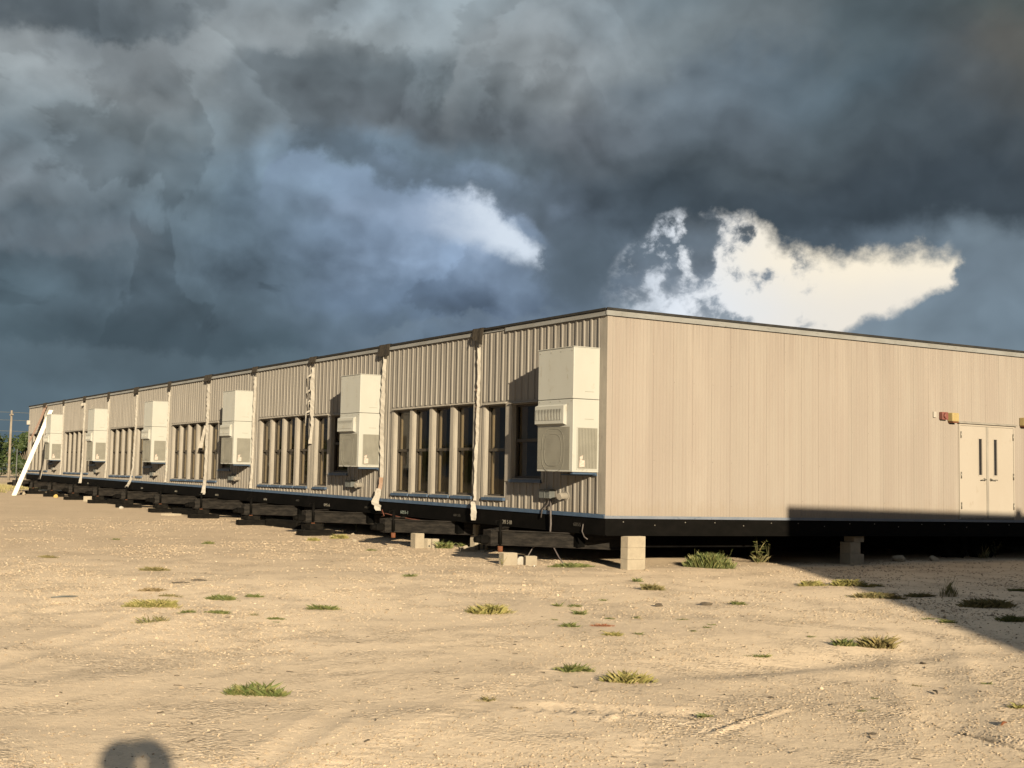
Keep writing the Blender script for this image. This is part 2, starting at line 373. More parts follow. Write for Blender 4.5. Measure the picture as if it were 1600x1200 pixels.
    rel = M(nt, 'ADD', rel, M(nt, 'MULTIPLY', M(nt, 'MULTIPLY', rimv, M(nt, 'ADD', M(nt, 'MULTIPLY', side, .20), .06)), low))
    sc1 = nt.nodes.new('ShaderNodeVectorMath'); sc1.operation = 'SCALE'; ln(nt, cur, sc1.inputs[0]); ln(nt, rel, sc1.inputs['Scale'])
    cloud = sc1.outputs[0]
    # ragged breaks in the deck
    nf = noise(nt, dv, 46.0, 6, .66); nm = noise(nt, dv, 17.0, 4, .6)
    rag = M(nt, 'ADD', M(nt, 'MULTIPLY', M(nt, 'SUBTRACT', nf.outputs[0], .5), 60.0), M(nt, 'MULTIPLY', M(nt, 'SUBTRACT', nm.outputs[0], .5), 95.0))
    def curve(pts, x):
        fc = nt.nodes.new('ShaderNodeFloatCurve'); c = fc.mapping.curves[0]
        for i, (px, py) in enumerate(pts):
            if i < 2: c.points[i].location = (px/1600, py/1200) if i == 0 else c.points[i].location
            else: pass
        c.points[0].location = (pts[0][0]/1600, pts[0][1]/1200); c.points[1].location = (pts[-1][0]/1600, pts[-1][1]/1200)
        for px, py in pts[1:-1]: c.points.new(px/1600, py/1200)
        for p in c.points: p.handle_type = 'AUTO_CLAMPED'
        fc.mapping.use_clip = False; fc.mapping.update()
        ln(nt, M(nt, 'DIVIDE', x, 1600.0), fc.inputs['Value'])
        return M(nt, 'MULTIPLY', fc.outputs[0], 1200.0)
    def opening(top, bot, x0, x1, fade, s_top, s_bot, rg):
        a = M(nt, 'SUBTRACT', M(nt, 'ADD', Ys, M(nt, 'MULTIPLY', rag, rg)), curve(top, Xs))
        b = M(nt, 'SUBTRACT', curve(bot, Xs), M(nt, 'SUBTRACT', Ys, M(nt, 'MULTIPLY', rag, -rg*.6)))
        m = M(nt, 'MULTIPLY', sstep(nt, a, -s_top, s_top), sstep(nt, b, -s_bot, s_bot))
        xr = M(nt, 'ADD', Xs, M(nt, 'MULTIPLY', rag, rg))
        m = M(nt, 'MULTIPLY', m, sstep(nt, xr, x0-fade, x0+fade))
        return M(nt, 'MULTIPLY', m, sstep(nt, xr, x1+9.0, x1-9.0))
    tR = [(0,470),(930,470),(975,410),(1000,385),(1030,352),(1080,342),(1130,340),(1180,348),(1215,372),(1240,394),(1290,407),(1330,410),(1380,406),(1440,405),(1480,410),(1600,418)]
    bR = [(0,540),(1250,545),(1310,530),(1335,516),(1360,500),(1400,490),(1440,477),(1475,463),(1492,455),(1600,440)]
    mR = opening(tR, bR, 1000.0, 1490.0, 55.0, 19.0, 11.0, .85)
    tL = [(0,300),(600,306),(640,306),(680,300),(740,306),(770,322),(800,345),(830,378),(860,400),(1600,420)]
    bL = [(0,300),(600,312),(640,350),(700,366),(760,380),(800,398),(830,411),(870,410),(1600,400)]
    mL = opening(tL, bL, 640.0, 866.0, 60.0, 20.0, 20.0, .9)
    # banks standing one before another: a lit or dark shelf under (or over) each ragged edge
    def shelf(pts, x0, x1, xf, w_, fade, gain, rg, tint=None, above=False):
        t = M(nt, 'SUBTRACT', M(nt, 'ADD', Ys, M(nt, 'MULTIPLY', rag, rg)), curve(pts, Xs))
        if above: t = M(nt, 'MULTIPLY', t, -1.0)
        m = M(nt, 'MULTIPLY', sstep(nt, t, -w_, w_), sstep(nt, t, float(fade), w_))
        xr = M(nt, 'ADD', Xs, M(nt, 'MULTIPLY', rag, .6))
        m = M(nt, 'MULTIPLY', m, M(nt, 'MULTIPLY', sstep(nt, xr, x0-xf, x0+xf), sstep(nt, xr, x1+xf, x1-xf)))
        return M(nt, 'MULTIPLY', m, gain), tint
    SH = [
     shelf([(0,96),(100,94),(180,106),(240,92),(300,66),(360,28),(1600,0)], -200, 330, 40, 10.0, 75, .42, .55, (150,157,160)),
     shelf([(0,92),(100,90),(180,102),(240,88),(300,62),(1600,0)], -200, 300, 40, 16.0, 90, .40, .6, (76,86,92), True),
     shelf([(0,40),(330,60),(400,86),(450,84),(480,60),(1600,60)], 360, 480, 30, 9.0, 60, .40, .7, (152,160,164), True),
     shelf([(0,300),(380,320),(415,262),(470,236),(540,262),(600,286),(640,300),(700,302),(750,312),(800,334),(840,352),(880,392),(920,440),(1600,460)], 405, 880, 26, 11.0, 95, .62, .6, (122,140,161)),
     shelf([(0,300),(415,262),(470,232),(540,258),(600,282),(700,298),(800,330),(840,348),(880,388),(920,436),(1600,460)], 430, 880, 40, 14.0, 80, .68, .6, (76,87,95), True),
     shelf([(0,540),(560,530),(612,512),(650,494),(700,490),(735,486),(780,492),(850,480),(930,486),(1600,500)], 560, 960, 40, 7.0, 44, .34, .6, (116,132,146)),
     shelf([(0,546),(150,540),(300,556),(350,560),(400,546),(470,552),(1600,560)], -200, 520, 50, 9.0, 90, .40, .55, (90,107,117)),
     shelf([(0,544),(150,538),(300,554),(350,558),(400,544),(470,550),(1600,560)], -200, 480, 50, 12.0, 60, .45, .55, (66,82,91), True),
     shelf([(0,404),(120,410),(220,396),(1600,400)], -200, 230, 40, 12.0, 60, .35, .6, (78,91,99)),
     shelf([(0,402),(120,408),(220,394),(1600,400)], -200, 230, 40, 14.0, 60, .30, .6, (112,118,124), True),
     shelf([(0,420),(1480,416),(1530,402),(1600,396)], 1488, 1800, 22, 16.0, 130, .5, .7, (112,127,139)),
     shelf([(0,150),(640,190),(690,140),(720,64),(770,24),(1600,10)], 690, 860, 24, 12.0, 130, .38, .8, (148,156,160)),
     shelf([(0,250),(200,250),(230,190),(265,186),(300,225),(1600,260)], 215, 285, 16, 8.0, 50, .34, .7, (124,134,139)),
    ]
    for m_, tint in SH: cloud = mixc(nt, m_, cloud, c4(lin(tint)))
    # the dark shaft between the two breaks
    ex_ = M(nt, 'DIVIDE', M(nt, 'SUBTRACT', M(nt, 'ADD', Xs, M(nt, 'MULTIPLY', rag, .9)), 915.0), 62.0); ey_ = M(nt, 'DIVIDE', M(nt, 'SUBTRACT', Ys, 410.0), 85.0)
    sh_ = sstep(nt, M(nt, 'ADD', M(nt, 'MULTIPLY', ex_, ex_), M(nt, 'MULTIPLY', ey_, ey_)), 1.7, .1)
    cloud = mixc(nt, M(nt, 'MULTIPLY', sh_, .7), cloud, c4(lin((80, 93, 103))))
    # wisps drifting across the right break, thickest on its left
    wn = noise(nt, dvw, 34.0, 8, .60, .0)
    bias = sstep(nt, Xs, 1290.0, 1000.0)
    lo_ = sstep(nt, Ys, 380.0, 470.0)
    wis = M(nt, 'ADD', wn.outputs[0], M(nt, 'ADD', M(nt, 'MULTIPLY', bias, .135), M(nt, 'MULTIPLY', M(nt, 'MULTIPLY', lo_, bias), .03)))
    colm = M(nt, 'MULTIPLY', sstep(nt, M(nt, 'ABSOLUTE', M(nt, 'SUBTRACT', M(nt, 'ADD', Xs, M(nt, 'MULTIPLY', rag, .35)), 1112.0)), 30.0, 6.0), sstep(nt, Ys, 470.0, 400.0))
    wis = M(nt, 'ADD', wis, M(nt, 'MULTIPLY', colm, .14))
    wmask = M(nt, 'MULTIPLY', sstep(nt, wis, .52, .69), .96)
    wmask = M(nt, 'MULTIPLY', wmask, sstep(nt, Xs, 1330.0, 1240.0))
    warm = sstep(nt, Xs, 1020.0, 1350.0); hi = sstep(nt, Ys, 500.0, 400.0)
    oc = mixc(nt, warm, c4(lin((218,226,235))), c4(lin((228,222,211))))
    oc = mixc(nt, M(nt, 'MULTIPLY', warm, hi), oc, c4(lin((244,233,210))))
    oc = mixc(nt, wmask, oc, mixc(nt, sstep(nt, M(nt, 'ADD', M(nt, 'MULTIPLY', wis, .6), M(nt, 'MULTIPLY', nm.outputs[0], .5)), .74, .50), cloud, mixc(nt, n4.outputs[0], c4(lin((158,168,180))), c4(lin((190,196,202))))))
    cloud = mixc(nt, mR, cloud, oc)
    lc = mixc(nt, sstep(nt, M(nt, 'ADD', Xs, rag), 640.0, 800.0), c4(lin((150,167,189))), c4(lin((204,215,227))))
    cloud = mixc(nt, mL, cloud, lc)
    cloud = VM(nt, 'MULTIPLY', cloud, (1.09, 1.09, 1.095))
    scl = nt.nodes.new('ShaderNodeVectorMath'); scl.operation = 'SCALE'; ln(nt, cloud, scl.inputs[0]); scl.inputs['Scale'].default_value = K
    # the rest of the dome: hazy evening sky with broken cloud
    sky = nt.nodes.new('ShaderNodeTexSky'); sky.sky_type = 'NISHITA'; sky.sun_disc = False
    sky.sun_elevation = R(SUN_EL); sky.sun_rotation = R(SUN_AZ+180); sky.dust_density = 2.0; sky.air_density = 1.3
    nb = noise(nt, dv, 2.6, 5, .6)
    dim = nt.nodes.new('ShaderNodeVectorMath'); dim.operation = 'SCALE'; ln(nt, sky.outputs[0], dim.inputs[0]); dim.inputs['Scale'].default_value = .5
    back = mixc(nt, sstep(nt, nb.outputs[0], .34, .50), dim.outputs[0], c4([v*K for v in lin((138, 145, 152))]))
    off = M(nt, 'MAXIMUM', sstep(nt, M(nt, 'ABSOLUTE', azs), 45.0, 85.0), sstep(nt, els, 32.0, 60.0))
    ln(nt, mixc(nt, off, scl.outputs[0], back), bg.inputs['Color'])
    w.cycles.sampling_method = 'MANUAL'; w.cycles.sample_map_resolution = 512
build_sky()

# ------------------------------------------------------------------ the row of portable modules
GROUP = 'portable classroom modules joined in one long row'
def front_panel(openings, ribs):
    """front sheet of a module (faces -X) with its window openings, and the raised ribs"""
    mb = MB()
    ys = sorted({0.0, W} | {o[0] for o in openings} | {o[1] for o in openings})
    zs = sorted({0.0, 3.40} | {o[2] for o in openings} | {o[3] for o in openings})
    for i in range(len(ys)-1):
        for j in range(len(zs)-1):
            yc, zc = (ys[i]+ys[i+1])/2, (zs[j]+zs[j+1])/2
            if any(o[0] < yc < o[1] and o[2] < zc < o[3] for o in openings): continue
            for x in (0.0, .15):
                mb.poly([(x, ys[i], zs[j]), (x, ys[i+1], zs[j]), (x, ys[i+1], zs[j+1]), (x, ys[i], zs[j+1])])
    for y, z0, z1 in ribs:
        a, b, d = .029, .020, .019
        p = [(0, y-a), (-d, y-b), (-d, y+b), (0, y+a)]
        for k in range(3):
            mb.poly([(p[k][0], p[k][1], z0), (p[k+1][0], p[k+1][1], z0), (p[k+1][0], p[k+1][1], z1), (p[k][0], p[k][1], z1)])
        for z in (z0, z1): mb.poly([(q[0], q[1], z) for q in p])
        # the small stiffening crease in the middle of each pan
        yc = y+.115
        if yc < W-.1: mb.poly([(0, yc-.006, z0), (-.005, yc, z0), (-.005, yc, z1), (0, yc-.006, z1)]); mb.poly([(-.005, yc, z0), (0, yc+.006, z0), (0, yc+.006, z1), (-.005, yc, z1)])
    return mb
def rib_runs(blocks):
    out = []
    k = 0
    y = .24
    while y < W-.12:
        z0, z1 = .035, 3.36
        cuts = sorted([(b[2], b[3]) for b in blocks if b[0]-.03 < y < b[1]+.03])
        cur = z0
        for c0, c1 in cuts:
            if c0-cur > .05: out.append((y, cur, c0))
            cur = max(cur, c1)
        if z1-cur > .05: out.append((y, cur, z1))
        y += .2262
    return out
def make_window(y0, y1, z0, z1, parent, shade):
    """deep bronze single-hung window: liner, sash, rail; pane, sill and head flashing are its sub-parts"""
    d = .088
    mb = MB()
    for (a, b, c, e) in ((y0, y0+.012, z0, z1), (y1-.012, y1, z0, z1)): mb.box(-.004, .15, a, b, c, e, 1)
    mb.box(-.004, .15, y0+.012, y1-.012, z1-.012, z1, 1); mb.box(-.004, .15, y0+.012, y1-.012, z0, z0+.012, 1)
    zm = z0+(z1-z0)*.512; t = .04
    for a, b in ((y0+.012, y0+.012+t), (y1-.012-t, y1-.012)): mb.box(d-.015, d+.04, a, b, z0+.012, z1-.012, 0)
    for a, b, x in ((z1-.012-t, z1-.012, 0), (zm-.028, zm+.028, -.012), (z0+.012, z0+.06, 0)): mb.box(d-.013+x, d+.037, y0+.012+t, y1-.012-t, a, b, 0)
    # inner casing seen through the glass
    for a, b in ((y0-.03, y0+.05), (y1-.05, y1+.03)): mb.box(.152, .30, a, b, z0-.03, z1+.03, 2)
    for a, b in ((z0-.03, z0+.03), (z1-.03, z1+.03)): mb.box(.152, .30, y0+.05, y1-.05, a, b, 2)
    w = mb.build('window', [MT['bronze'], MT['trim'], MT['casing']], parent)
    g = MB()
    g.poly([(d+.012, y0+.05, zm+.02), (d+.012, y0+.05, z1-.04), (d+.012, y1-.05, z1-.04), (d+.012, y1-.05, zm+.02)])
    g.poly([(d+.022, y0+.05, z0+.05), (d+.022, y0+.05, zm-.02), (d+.022, y1-.05, zm-.02), (d+.022, y1-.05, z0+.05)])
    g.build('pane', MT['glass'], w, fix=False)
    s = MB(); s.bbox(-.055, .02, y0-.025, y1+.02, z0-.062, z0-.004, .006); s.build('sill', MT['blue'], w)
    h = MB(); h.hexa([(-.065, y0-.05, z1+.002), (0, y0-.05, z1+.012), (-.065, y1+.05, z1+.002), (0, y1+.05, z1+.012), (-.065, y0-.05, z1+.012), (0, y0-.05, z1+.036), (-.065, y1+.05, z1+.012), (0, y1+.05, z1+.036)])
    h.build('head_flashing', MT['trim'], w)
    if shade:
        b = MB(); f, zb = shade
        ya, yb = y0+.05+(y1-y0-.1)*f[0], y0+.05+(y1-y0-.1)*f[1]
        n = 12
        for k in range(n):                              # hanging cloth in shallow pleats
            ta, tb = ya+(yb-ya)*k/n, ya+(yb-ya)*(k+1)/n
            xa, xb = .33+.012*(k % 2), .33+.012*((k+1) % 2)
            b.poly([(xa, ta, zb), (xb, tb, zb), (xb, tb, z1), (xa, ta, z1)])
        b.build('blind', MT['casing'], w)
    return w
def make_shell(parent, kind):
    """what both kinds of module share: roof, floor, rim, tongue, fascia"""
    rf = MB()
    rf.box(-.045, LEN, 0, W, 3.425, 3.467); rf.box(-.062, -.045, 0, W, 3.435, 3.475); rf.build('roof', MT['membrane'], parent, warp=True)
    fa = MB()
    fy1 = W if kind != 'first' else 3.28
    fa.box(-.040, 0, .0, fy1, 3.355, 3.434); fa.box(-.048, -.040, 0, fy1, 3.347, 3.362)
    if kind == 'first': fa.box(-.02, 0, fy1, W, 3.38, 3.424)
    fa.build('fascia', MT['fascia'], parent, warp=True)
    inn = MB()
    inn.box(.31, LEN-.1, .004, W-.004, -.02, .0, 1); inn.box(.31, LEN-.1, .004, W-.004, 2.75, 2.78)
    inn.box(6.4, 6.5, .004, W-.004, 0, 2.75)
    inn.build('interior', [MT['room'], MT['roomfloor']], parent, warp=True)
    bk = MB(); bk.box(LEN-.1, LEN, 0, W, 0, 3.42); bk.build('rear_wall', MT['endwall'], parent, warp=True)
    st = MB(); st.bbox(-.034, 0, .004, W-.004, -.036, .030, .004); st.build('base_trim', MT['blue'], parent, warp=True)
    fr = MB()
    fr.box(-.012, .06, .006, W-.006, -.305, -.038)
    fr.box(-.03, .06, .006, W-.006, -.318, -.305); fr.box(LEN-.06, LEN, .006, W-.006, -.305, -.038)
    fr.box(.06, LEN-.06, .006, W-.006, -.10, -.04, 1)
    for y in (.95, 3.25): fr.box(.06, LEN-.06, y-.06, y+.06, -.57, -.305, 1)
    for k in range(8): fr.box(1.2+k*2.2, 1.26+k*2.2, .1, W-.1, -.30, -.10, 1)
    fr.build('chassis', [MT['black'], MT['under']], parent, warp=True)
    # A-frame hitch: two I-beams running out to the coupler
    tg = MB()
    def ibeam(p, q, z0, z1, fl=.055, web=.012):
        p, q = Vector((*p, 0)), Vector((*q, 0)); t = (q-p).normalized(); nn = Vector((-t.y, t.x, 0))
        def slab(w, a, b):
            c = [p-nn*w, q-nn*w, p+nn*w, q+nn*w]
            tg.hexa([(v.x, v.y, z) for z in (a, b) for v in c])
        slab(fl, z0, z0+.02); slab(fl, z1-.02, z1); slab(web, z0+.02, z1-.02)
    ibeam((.85, .25), (-.93, 2.06), -.585, -.322); ibeam((.85, 4.0), (-.93, 2.20), -.585, -.322)
    tg.box(-1.02, -.80, 2.0, 2.26, -.60, -.325)
    t = tg.build('hitch_frame', MT['tongue'], parent, warp=True)
    cp = MB(); cp.bbox(-1.18, -1.015, 2.05, 2.21, -.56, -.42, .02); cp.tube([(-1.16, 2.13, -.49), (-1.27, 2.13, -.50)], [.07, .05], 10)
    cp.build('coupler', MT['black'], t, warp=True)
    jk = MB(); jk.tube([(-.86, 1.94, -.62), (-.86, 1.94, -.14)], .032, 10); jk.tube([(-.86, 1.94, -.70), (-.86, 1.94, -.60)], .045, 10, 1)
    jk.tube([(-.86, 1.94, -.16), (-.98, 1.90, -.16), (-.98, 1.90, -.22)], .012, 6)
    jk.build('jack', [MT['black'], MT['rust']], t, warp=True)
    return t
def make_ac(parent):
    x0, y0, y1, z0, z1 = -.535, .21, 1.30, .72, 2.80
    mb = MB()
    mb.bbox(x0, -.001, y0, y1, 1.94, z1, .008); mb.bbox(x0, -.001, y0, y1, z0, 1.932, .008)
    mb.box(x0-.004, x0+.02, y0+.02, y1-.02, 1.944, 1.97)
    mb.box(x0-.012, 0, y0-.012, y1+.012, z1, z1+.012)                    # rain lid
    for z in (2.06, 1.60): mb.box(-.30, -.12, y0-.004, y0, z, z+.006, 1)
    for yy in (.26, .6, .9, 1.24): mb.tube([(x0-.006, yy, 1.90), (x0, yy, 1.90)], .009, 6, 1)
    for yy in (.26, .6, .9, 1.24): mb.tube([(x0-.006, yy, 2.74), (x0, yy, 2.74)], .009, 6, 1)
    a = mb.build('air_conditioner', [MT['cream'], MT['grille']], parent, warp=True)
    hd = MB()
    hy0, hy1 = .40, 1.285
    hd.hexa([(x0-.070, hy0, 1.525), (x0-.001, hy0, 1.50), (x0-.070, hy1, 1.525), (x0-.001, hy1, 1.50), (x0-.066, hy0, 1.825), (x0-.001, hy0, 1.85), (x0-.066, hy1, 1.825), (x0-.001, hy1, 1.85)])
    h = hd.build('supply_hood', MT['cream'], a, warp=True)
    lv = MB()
    lv.hexa([(x0-.072, .47, 1.585), (x0-.05, .47, 1.585), (x0-.072, 1.245, 1.585), (x0-.05, 1.245, 1.585), (x0-.0695, .47, 1.77), (x0-.05, .47, 1.77), (x0-.0695, 1.245, 1.77), (x0-.05, 1.245, 1.77)], 1)
    n = 17
    for k in range(n):
        y = .485+k*(.75/(n-1))
        lv.hexa([(x0-.078, y-.008, 1.585), (x0-.066, y-.008, 1.585), (x0-.078, y+.008, 1.585), (x0-.066, y+.008, 1.585), (x0-.075, y-.008, 1.77), (x0-.075, y-.008, 1.77), (x0-.075, y+.008, 1.77), (x0-.078, y+.008, 1.77)])
    lv.build('discharge_grille', [MT['cream'], MT['slot']], a, warp=True)
    cg = MB()
    cg.box(x0-.005, x0+.01, y0+.085, y1-.02, z0+.035, 1.47)
    nn = 26
    for k in range(nn): cg.box(x0-.0075, x0-.004, y0+.085, y1-.02, z0+.045+k*.0275, z0+.051+k*.0275, 0)
    # swirl of the fan shroud behind the guard
    for rr in (.27, .36):
        pts = []
        for k in range(28):
            w = 2*math.pi*k/27; pts.append((x0-.009, .80+rr*.95*math.copysign(abs(math.cos(w))**.6, math.cos(w)), 1.08+rr*math.copysign(abs(math.sin(w))**.6, math.sin(w))))
        cg.tube(pts, .0035, 5, 0)
    cg.build('coil_guard', [MT['grille'], MT['slot']], a, warp=True)
    sg = MB()
    sg.box(-.44, -.045, y0-.006, y0+.01, .775, 1.455)
    for k in range(13): sg.box(-.435+k*.03, -.431+k*.03, y0-.009, y0-.005, .785, 1.445, 1)
    sg.box(-.455, -.44, y0-.012, y0+.002, .76, 1.47, 2); sg.box(-.045, -.03, y0-.012, y0+.002, .76, 1.47, 2); sg.box(-.44, -.045, y0-.012, y0+.002, .76, .775, 2); sg.box(-.44, -.045, y0-.012, y0+.002, 1.455, 1.47, 2)
    sg.build('side_grille', [MT['grille'], MT['slot'], MT['cream']], a, warp=True)
    tg = MB(); tg.poly([(-.405, y0-.013, .80), (-.30, y0-.015, .81), (-.30, y0-.013, .915), (-.40, y0-.013, .925)])
    tg.poly([(-.385, y0-.0105, .92), (-.345, y0-.0105, .93), (-.33, y0-.0105, 1.0), (-.40, y0-.0105, .97)])
    tg.build('paper_tag', MT['paper'], a, warp=True, fix=False)
    br = MB(); br.box(-.50, -.002, y0+.04, y0+.11, z0-.035, z0-.001); br.box(-.035, -.002, y0+.02, y1, z0-.06, z0-.036); br.build('bracket', MT['blue'], a, warp=True)
    return a
def make_service(parent):
    bx = MB(); bx.bbox(-.11, -.001, 1.54, 1.89, .245, .40, .006); bx.box(-.125, -.001, 1.52, 1.91, .400, .408); bx.box(-.118, -.108, 1.70, 1.708, .25, .40)
    bx.build('junction_box', MT['galv'], parent, warp=True)
    pp = MB(); pp.tube([(-.001, 1.16, .30), (-.13, 1.16, .30), (-.17, 1.15, .285)], [.055, .058, .060], 14); pp.tube([(0, 1.16, .30), (-.015, 1.16, .30)], .085, 14)
    pp.build('vent_pipe', MT['trim'], parent, warp=True)
# --- prototype with the wall-hung air conditioner
WIN_A = [(3.26, 4.04, .235, 2.0), (1.98, 3.02, .585, 1.985)]
WIN_B = [(.22, 1.02, .205, 2.015), (1.17, 1.95, .205, 2.015), (2.09, 2.87, .205, 2.015), (3.00, 3.78, .205, 2.015)]
BLK_A = [(3.12, 4.12, .165, 2.04), (1.90, 3.12, .515, 2.03)]
BLK_B = [(.12, 3.90, .135, 2.055)]
def make_module(kind):
    root = empty('portable_module', (0, 0, 0))
    wins, blks = (WIN_B, BLK_B) if kind == 'windows' else (WIN_A, BLK_A)
    wl = front_panel(wins, rib_runs(blks))
    wl.box(-.012, 0, 0, .20 if kind != 'windows' else .085, .031, 3.35, 1)
    wl.box(-.012, 0, W-.085, W, .031, 3.35, 1)
    # flat mullion boards round the window group
    if kind == 'windows':
        for a_, b_ in ((.11, .215), (1.025, 1.165), (1.955, 2.085), (2.875, 2.995), (3.785, 3.90)): wl.box(-.018, 0, a_, b_, .14, 2.01, 1)
    else:
        for a_, b_, c_, d_ in ((3.03, 3.25, .52, 2.0), (4.045, 4.13, .17, 2.0), (1.89, 1.975, .52, 2.0)): wl.box(-.018, 0, a_, b_, c_, d_, 1)
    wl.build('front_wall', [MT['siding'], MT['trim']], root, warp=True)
    for k, w in enumerate(wins):
        sh = {0: ((.10, .62), 1.25), 3: ((.35, 1.0), .95)}.get(k) if kind == 'windows' else None
        make_window(*w, root, sh)
    make_shell(root, kind)
    if kind != 'windows':
        make_ac(root); make_service(root)
    return root
def text_part(s, y, z, hgt, m, parent, width=None):
    cu = bpy.data.curves.new('t', 'FONT'); cu.body = s; cu.size = hgt*1.4; cu.extrude = .0015
    to = bpy.data.objects.new('t', cu); col.objects.link(to)
    dg = bpy.context.evaluated_depsgraph_get(); me = bpy.data.meshes.new_from_object(to.evaluated_get(dg))
    xs = [v.co.x for v in me.vertices]; k = (width/(max(xs)-min(xs))) if width else 1
    for v in me.vertices:
        x, yy, t = v.co; v.co = (-.0145-t, y-x*k, sag(0, y-x*k, z+yy))
    bpy.data.objects.remove(to); me.materials.clear(); me.materials.append(m)
    o = bpy.data.objects.new('painted_number', me); col.objects.link(o); o.parent = parent
    return o
protoA = make_module('ac'); protoB = make_module('windows')
first = make_module('first')
ordinals = ['', 'second', 'third', 'fourth', 'fifth', 'sixth', 'seventh', 'eighth', 'ninth', 'tenth', 'eleventh', 'last']
desc = ['nearest beige ribbed portable, its long grooved side wall with double doors facing the yard',
 'beige portable with four tall windows, directly left of the nearest air conditioner module',
 'beige portable with a cream air conditioner beside the thick rust stained white seam wrap',
 'four windowed beige portable with the torn ragged white seam strip high on its right',
 'air conditioner portable right of the four windowed module with a white bar in one pane',
 'four windowed beige portable showing a bright white bar behind one lower pane',
 'air conditioner portable, left of the fifth set of seams, with the white trailing seam foot',
 'four windowed portable with a long white seam strip flaring at its foot',
 'small looking air conditioner portable fourth from the far end of the row',
 'four windowed portable third from the far end of the row',
 'air conditioner portable at the far end, right behind the leaning white board',
 'last portable at the far left end of the row, crossed by the leaning white board']
desc[4] = 'fifth beige portable from the near corner, with air conditioner, left of two plain seams'
desc[6] = 'seventh beige portable from the near corner, an air conditioner module above stacked black timbers'
MODS = []
for i in range(12):
    if i == 0: o = first
    elif i % 2: o = protoB if i == 1 else copy_tree(protoB)
    else: o = protoA if i == 2 else copy_tree(protoA)
    o.location = (0, W*i, SY*W*i)
    tag(o, desc[i], 'portable building', GROUP)
    MODS.append(o)
# painted frame numbers, one set per module
marks = {0: ('CM1 5 10', 3.34, -.275, .075, .37, 'numbers'), 1: ('6055-1', 3.36, -.265, .07, .36, 'numbers_teal'), 2: ('095 6', 3.35, -.26, .07, .36, 'numbers'),
         3: ('6056', 3.34, -.25, .055, .26, 'numbers'), 4: ('6051', 3.3, -.25, .055, .28, 'numbers'), 5: ('6053', 3.3, -.25, .055, .26, 'numbers'), 6: ('605', 3.3, -.25, .055, .26, 'numbers'), 8: ('605', 3.3, -.25, .055, .24, 'numbers')}
for i, (s, y, z, h_, wd, m) in marks.items(): text_part(s, y, z, h_, MT[m], MODS[i], wd)
text_part('6055 1', .93, -.20, .06, MT['numbers_faint'], MODS[0], .30)
text_part('60 55', .95, -.22, .05, MT['numbers_faint'], MODS[1], .28)
text_part('6055', .95, -.22, .05, MT['numbers_faint'], MODS[2], .25); text_part('605', .95, -.2, .05, MT['numbers_faint'], MODS[3], .22)
def child(mb, name, mats, i, warp=True):
    return mb.build(name, mats, MODS[i], warp=warp)
# --- seams: membrane flap over the roof edge and the hanging weather wrap (each belongs to the nearer module)
def wrap(i, pts, name='seam_strip', thick=.03, second=None, m='white'):
    """ragged strip: pts = (y, z, half width, stand-off)"""
    mb = MB(); r_ = random.Random(40+i)
    full = []
    for k in range(len(pts)-1):
        n = max(2, int(abs(pts[k+1][1]-pts[k][1])/.07))
        for q in range(n):
            t = q/n; full.append([pts[k][j]*(1-t)+pts[k+1][j]*t for j in range(4)])
    full.append(list(pts[-1]))
    L_, R_, C_ = [], [], []
    for y, z, hw, so in full:
        y += r_.uniform(-.008, .008); a_ = hw*(1+r_.uniform(-.22, .22)); b_ = hw*(1+r_.uniform(-.22, .22))
        L_.append((-.006-so*.5, y+a_, z)); R_.append((-.006-so*.5, y-b_, z)); C_.append((-.012-so-thick*r_.uniform(.6, 1.2), y+r_.uniform(-.3, .3)*hw, z))
    for k in range(len(full)-1):
        mb.poly([L_[k], C_[k], C_[k+1], L_[k+1]], 0); mb.poly([C_[k], R_[k], R_[k+1], C_[k+1]], 0)
        mb.poly([L_[k], L_[k+1], R_[k+1], R_[k]], 0)
    return child(mb, name, MT[m], i)
def flap(i, y0, y1, drop, sl=0.0):
    mb = MB()
    n = 6
    for k in range(n):
        a_, b_ = y0+(y1-y0)*k/n, y0+(y1-y0)*(k+1)/n
        da, db = drop*(1-sl*k/n)+.012*math.sin(k*2.1), drop*(1-sl*(k+1)/n)+.012*math.sin((k+1)*2.1)
        xa, xb = -.068-.01*math.sin(k*1.7), -.068-.01*math.sin((k+1)*1.7)
        mb.poly([(xa, a_, 3.49), (xb, b_, 3.49), (xb-.035, b_, 3.49-db), (xa-.035, a_, 3.49-da)])
        mb.poly([(xa+.012, a_, 3.48), (xb+.012, b_, 3.48), (xb-.02, b_, 3.485-db), (xa-.02, a_, 3.485-da)])
        mb.poly([(xa-.035, a_, 3.49-da), (xb-.035, b_, 3.49-db), (xb-.02, b_, 3.485-db), (xa-.02, a_, 3.485-da)])
        mb.poly([(xa, a_, 3.49), (xb, b_, 3.49), (.30, b_, 3.494), (.30, a_, 3.494)])
    for yy in (y0, y1): mb.poly([(-.068, yy, 3.49), (-.10, yy, 3.49-drop*.9), (-.088, yy, 3.485-drop*.9), (-.05, yy, 3.48)])
    return child(mb, 'roof_flap', MT['flap'], i)
S = W
flap(0, 4.08, 4.50, .34, .5)
wrap(0, [(S+.02, 3.12, .05, .02), (S+.02, 1.9, .045, .02), (S+.05, 1.0, .05, .025), (S+.08, .55, .04, .02), (S+.06, .12, .05, .03)])
wrap(0, [(S+.10, .10, .035, .05), (S+.05, .06, .05, .09), (S+.0, -.03, .04, .10), (S+.04, -.16, .09, .09), (S+.07, -.26, .06, .07)])
sf = MB()                                                  # split foam in the joint
for k in range(26):
    z = .2+k*.085; sf.tube([(-.018, S+.085+random.uniform(-.015, .015), z), (-.024, S+.085+random.uniform(-.02, .02), z+.06)], random.uniform(.010, .022), 6)
child(sf, 'joint_foam', MT['foamrust'], 0)
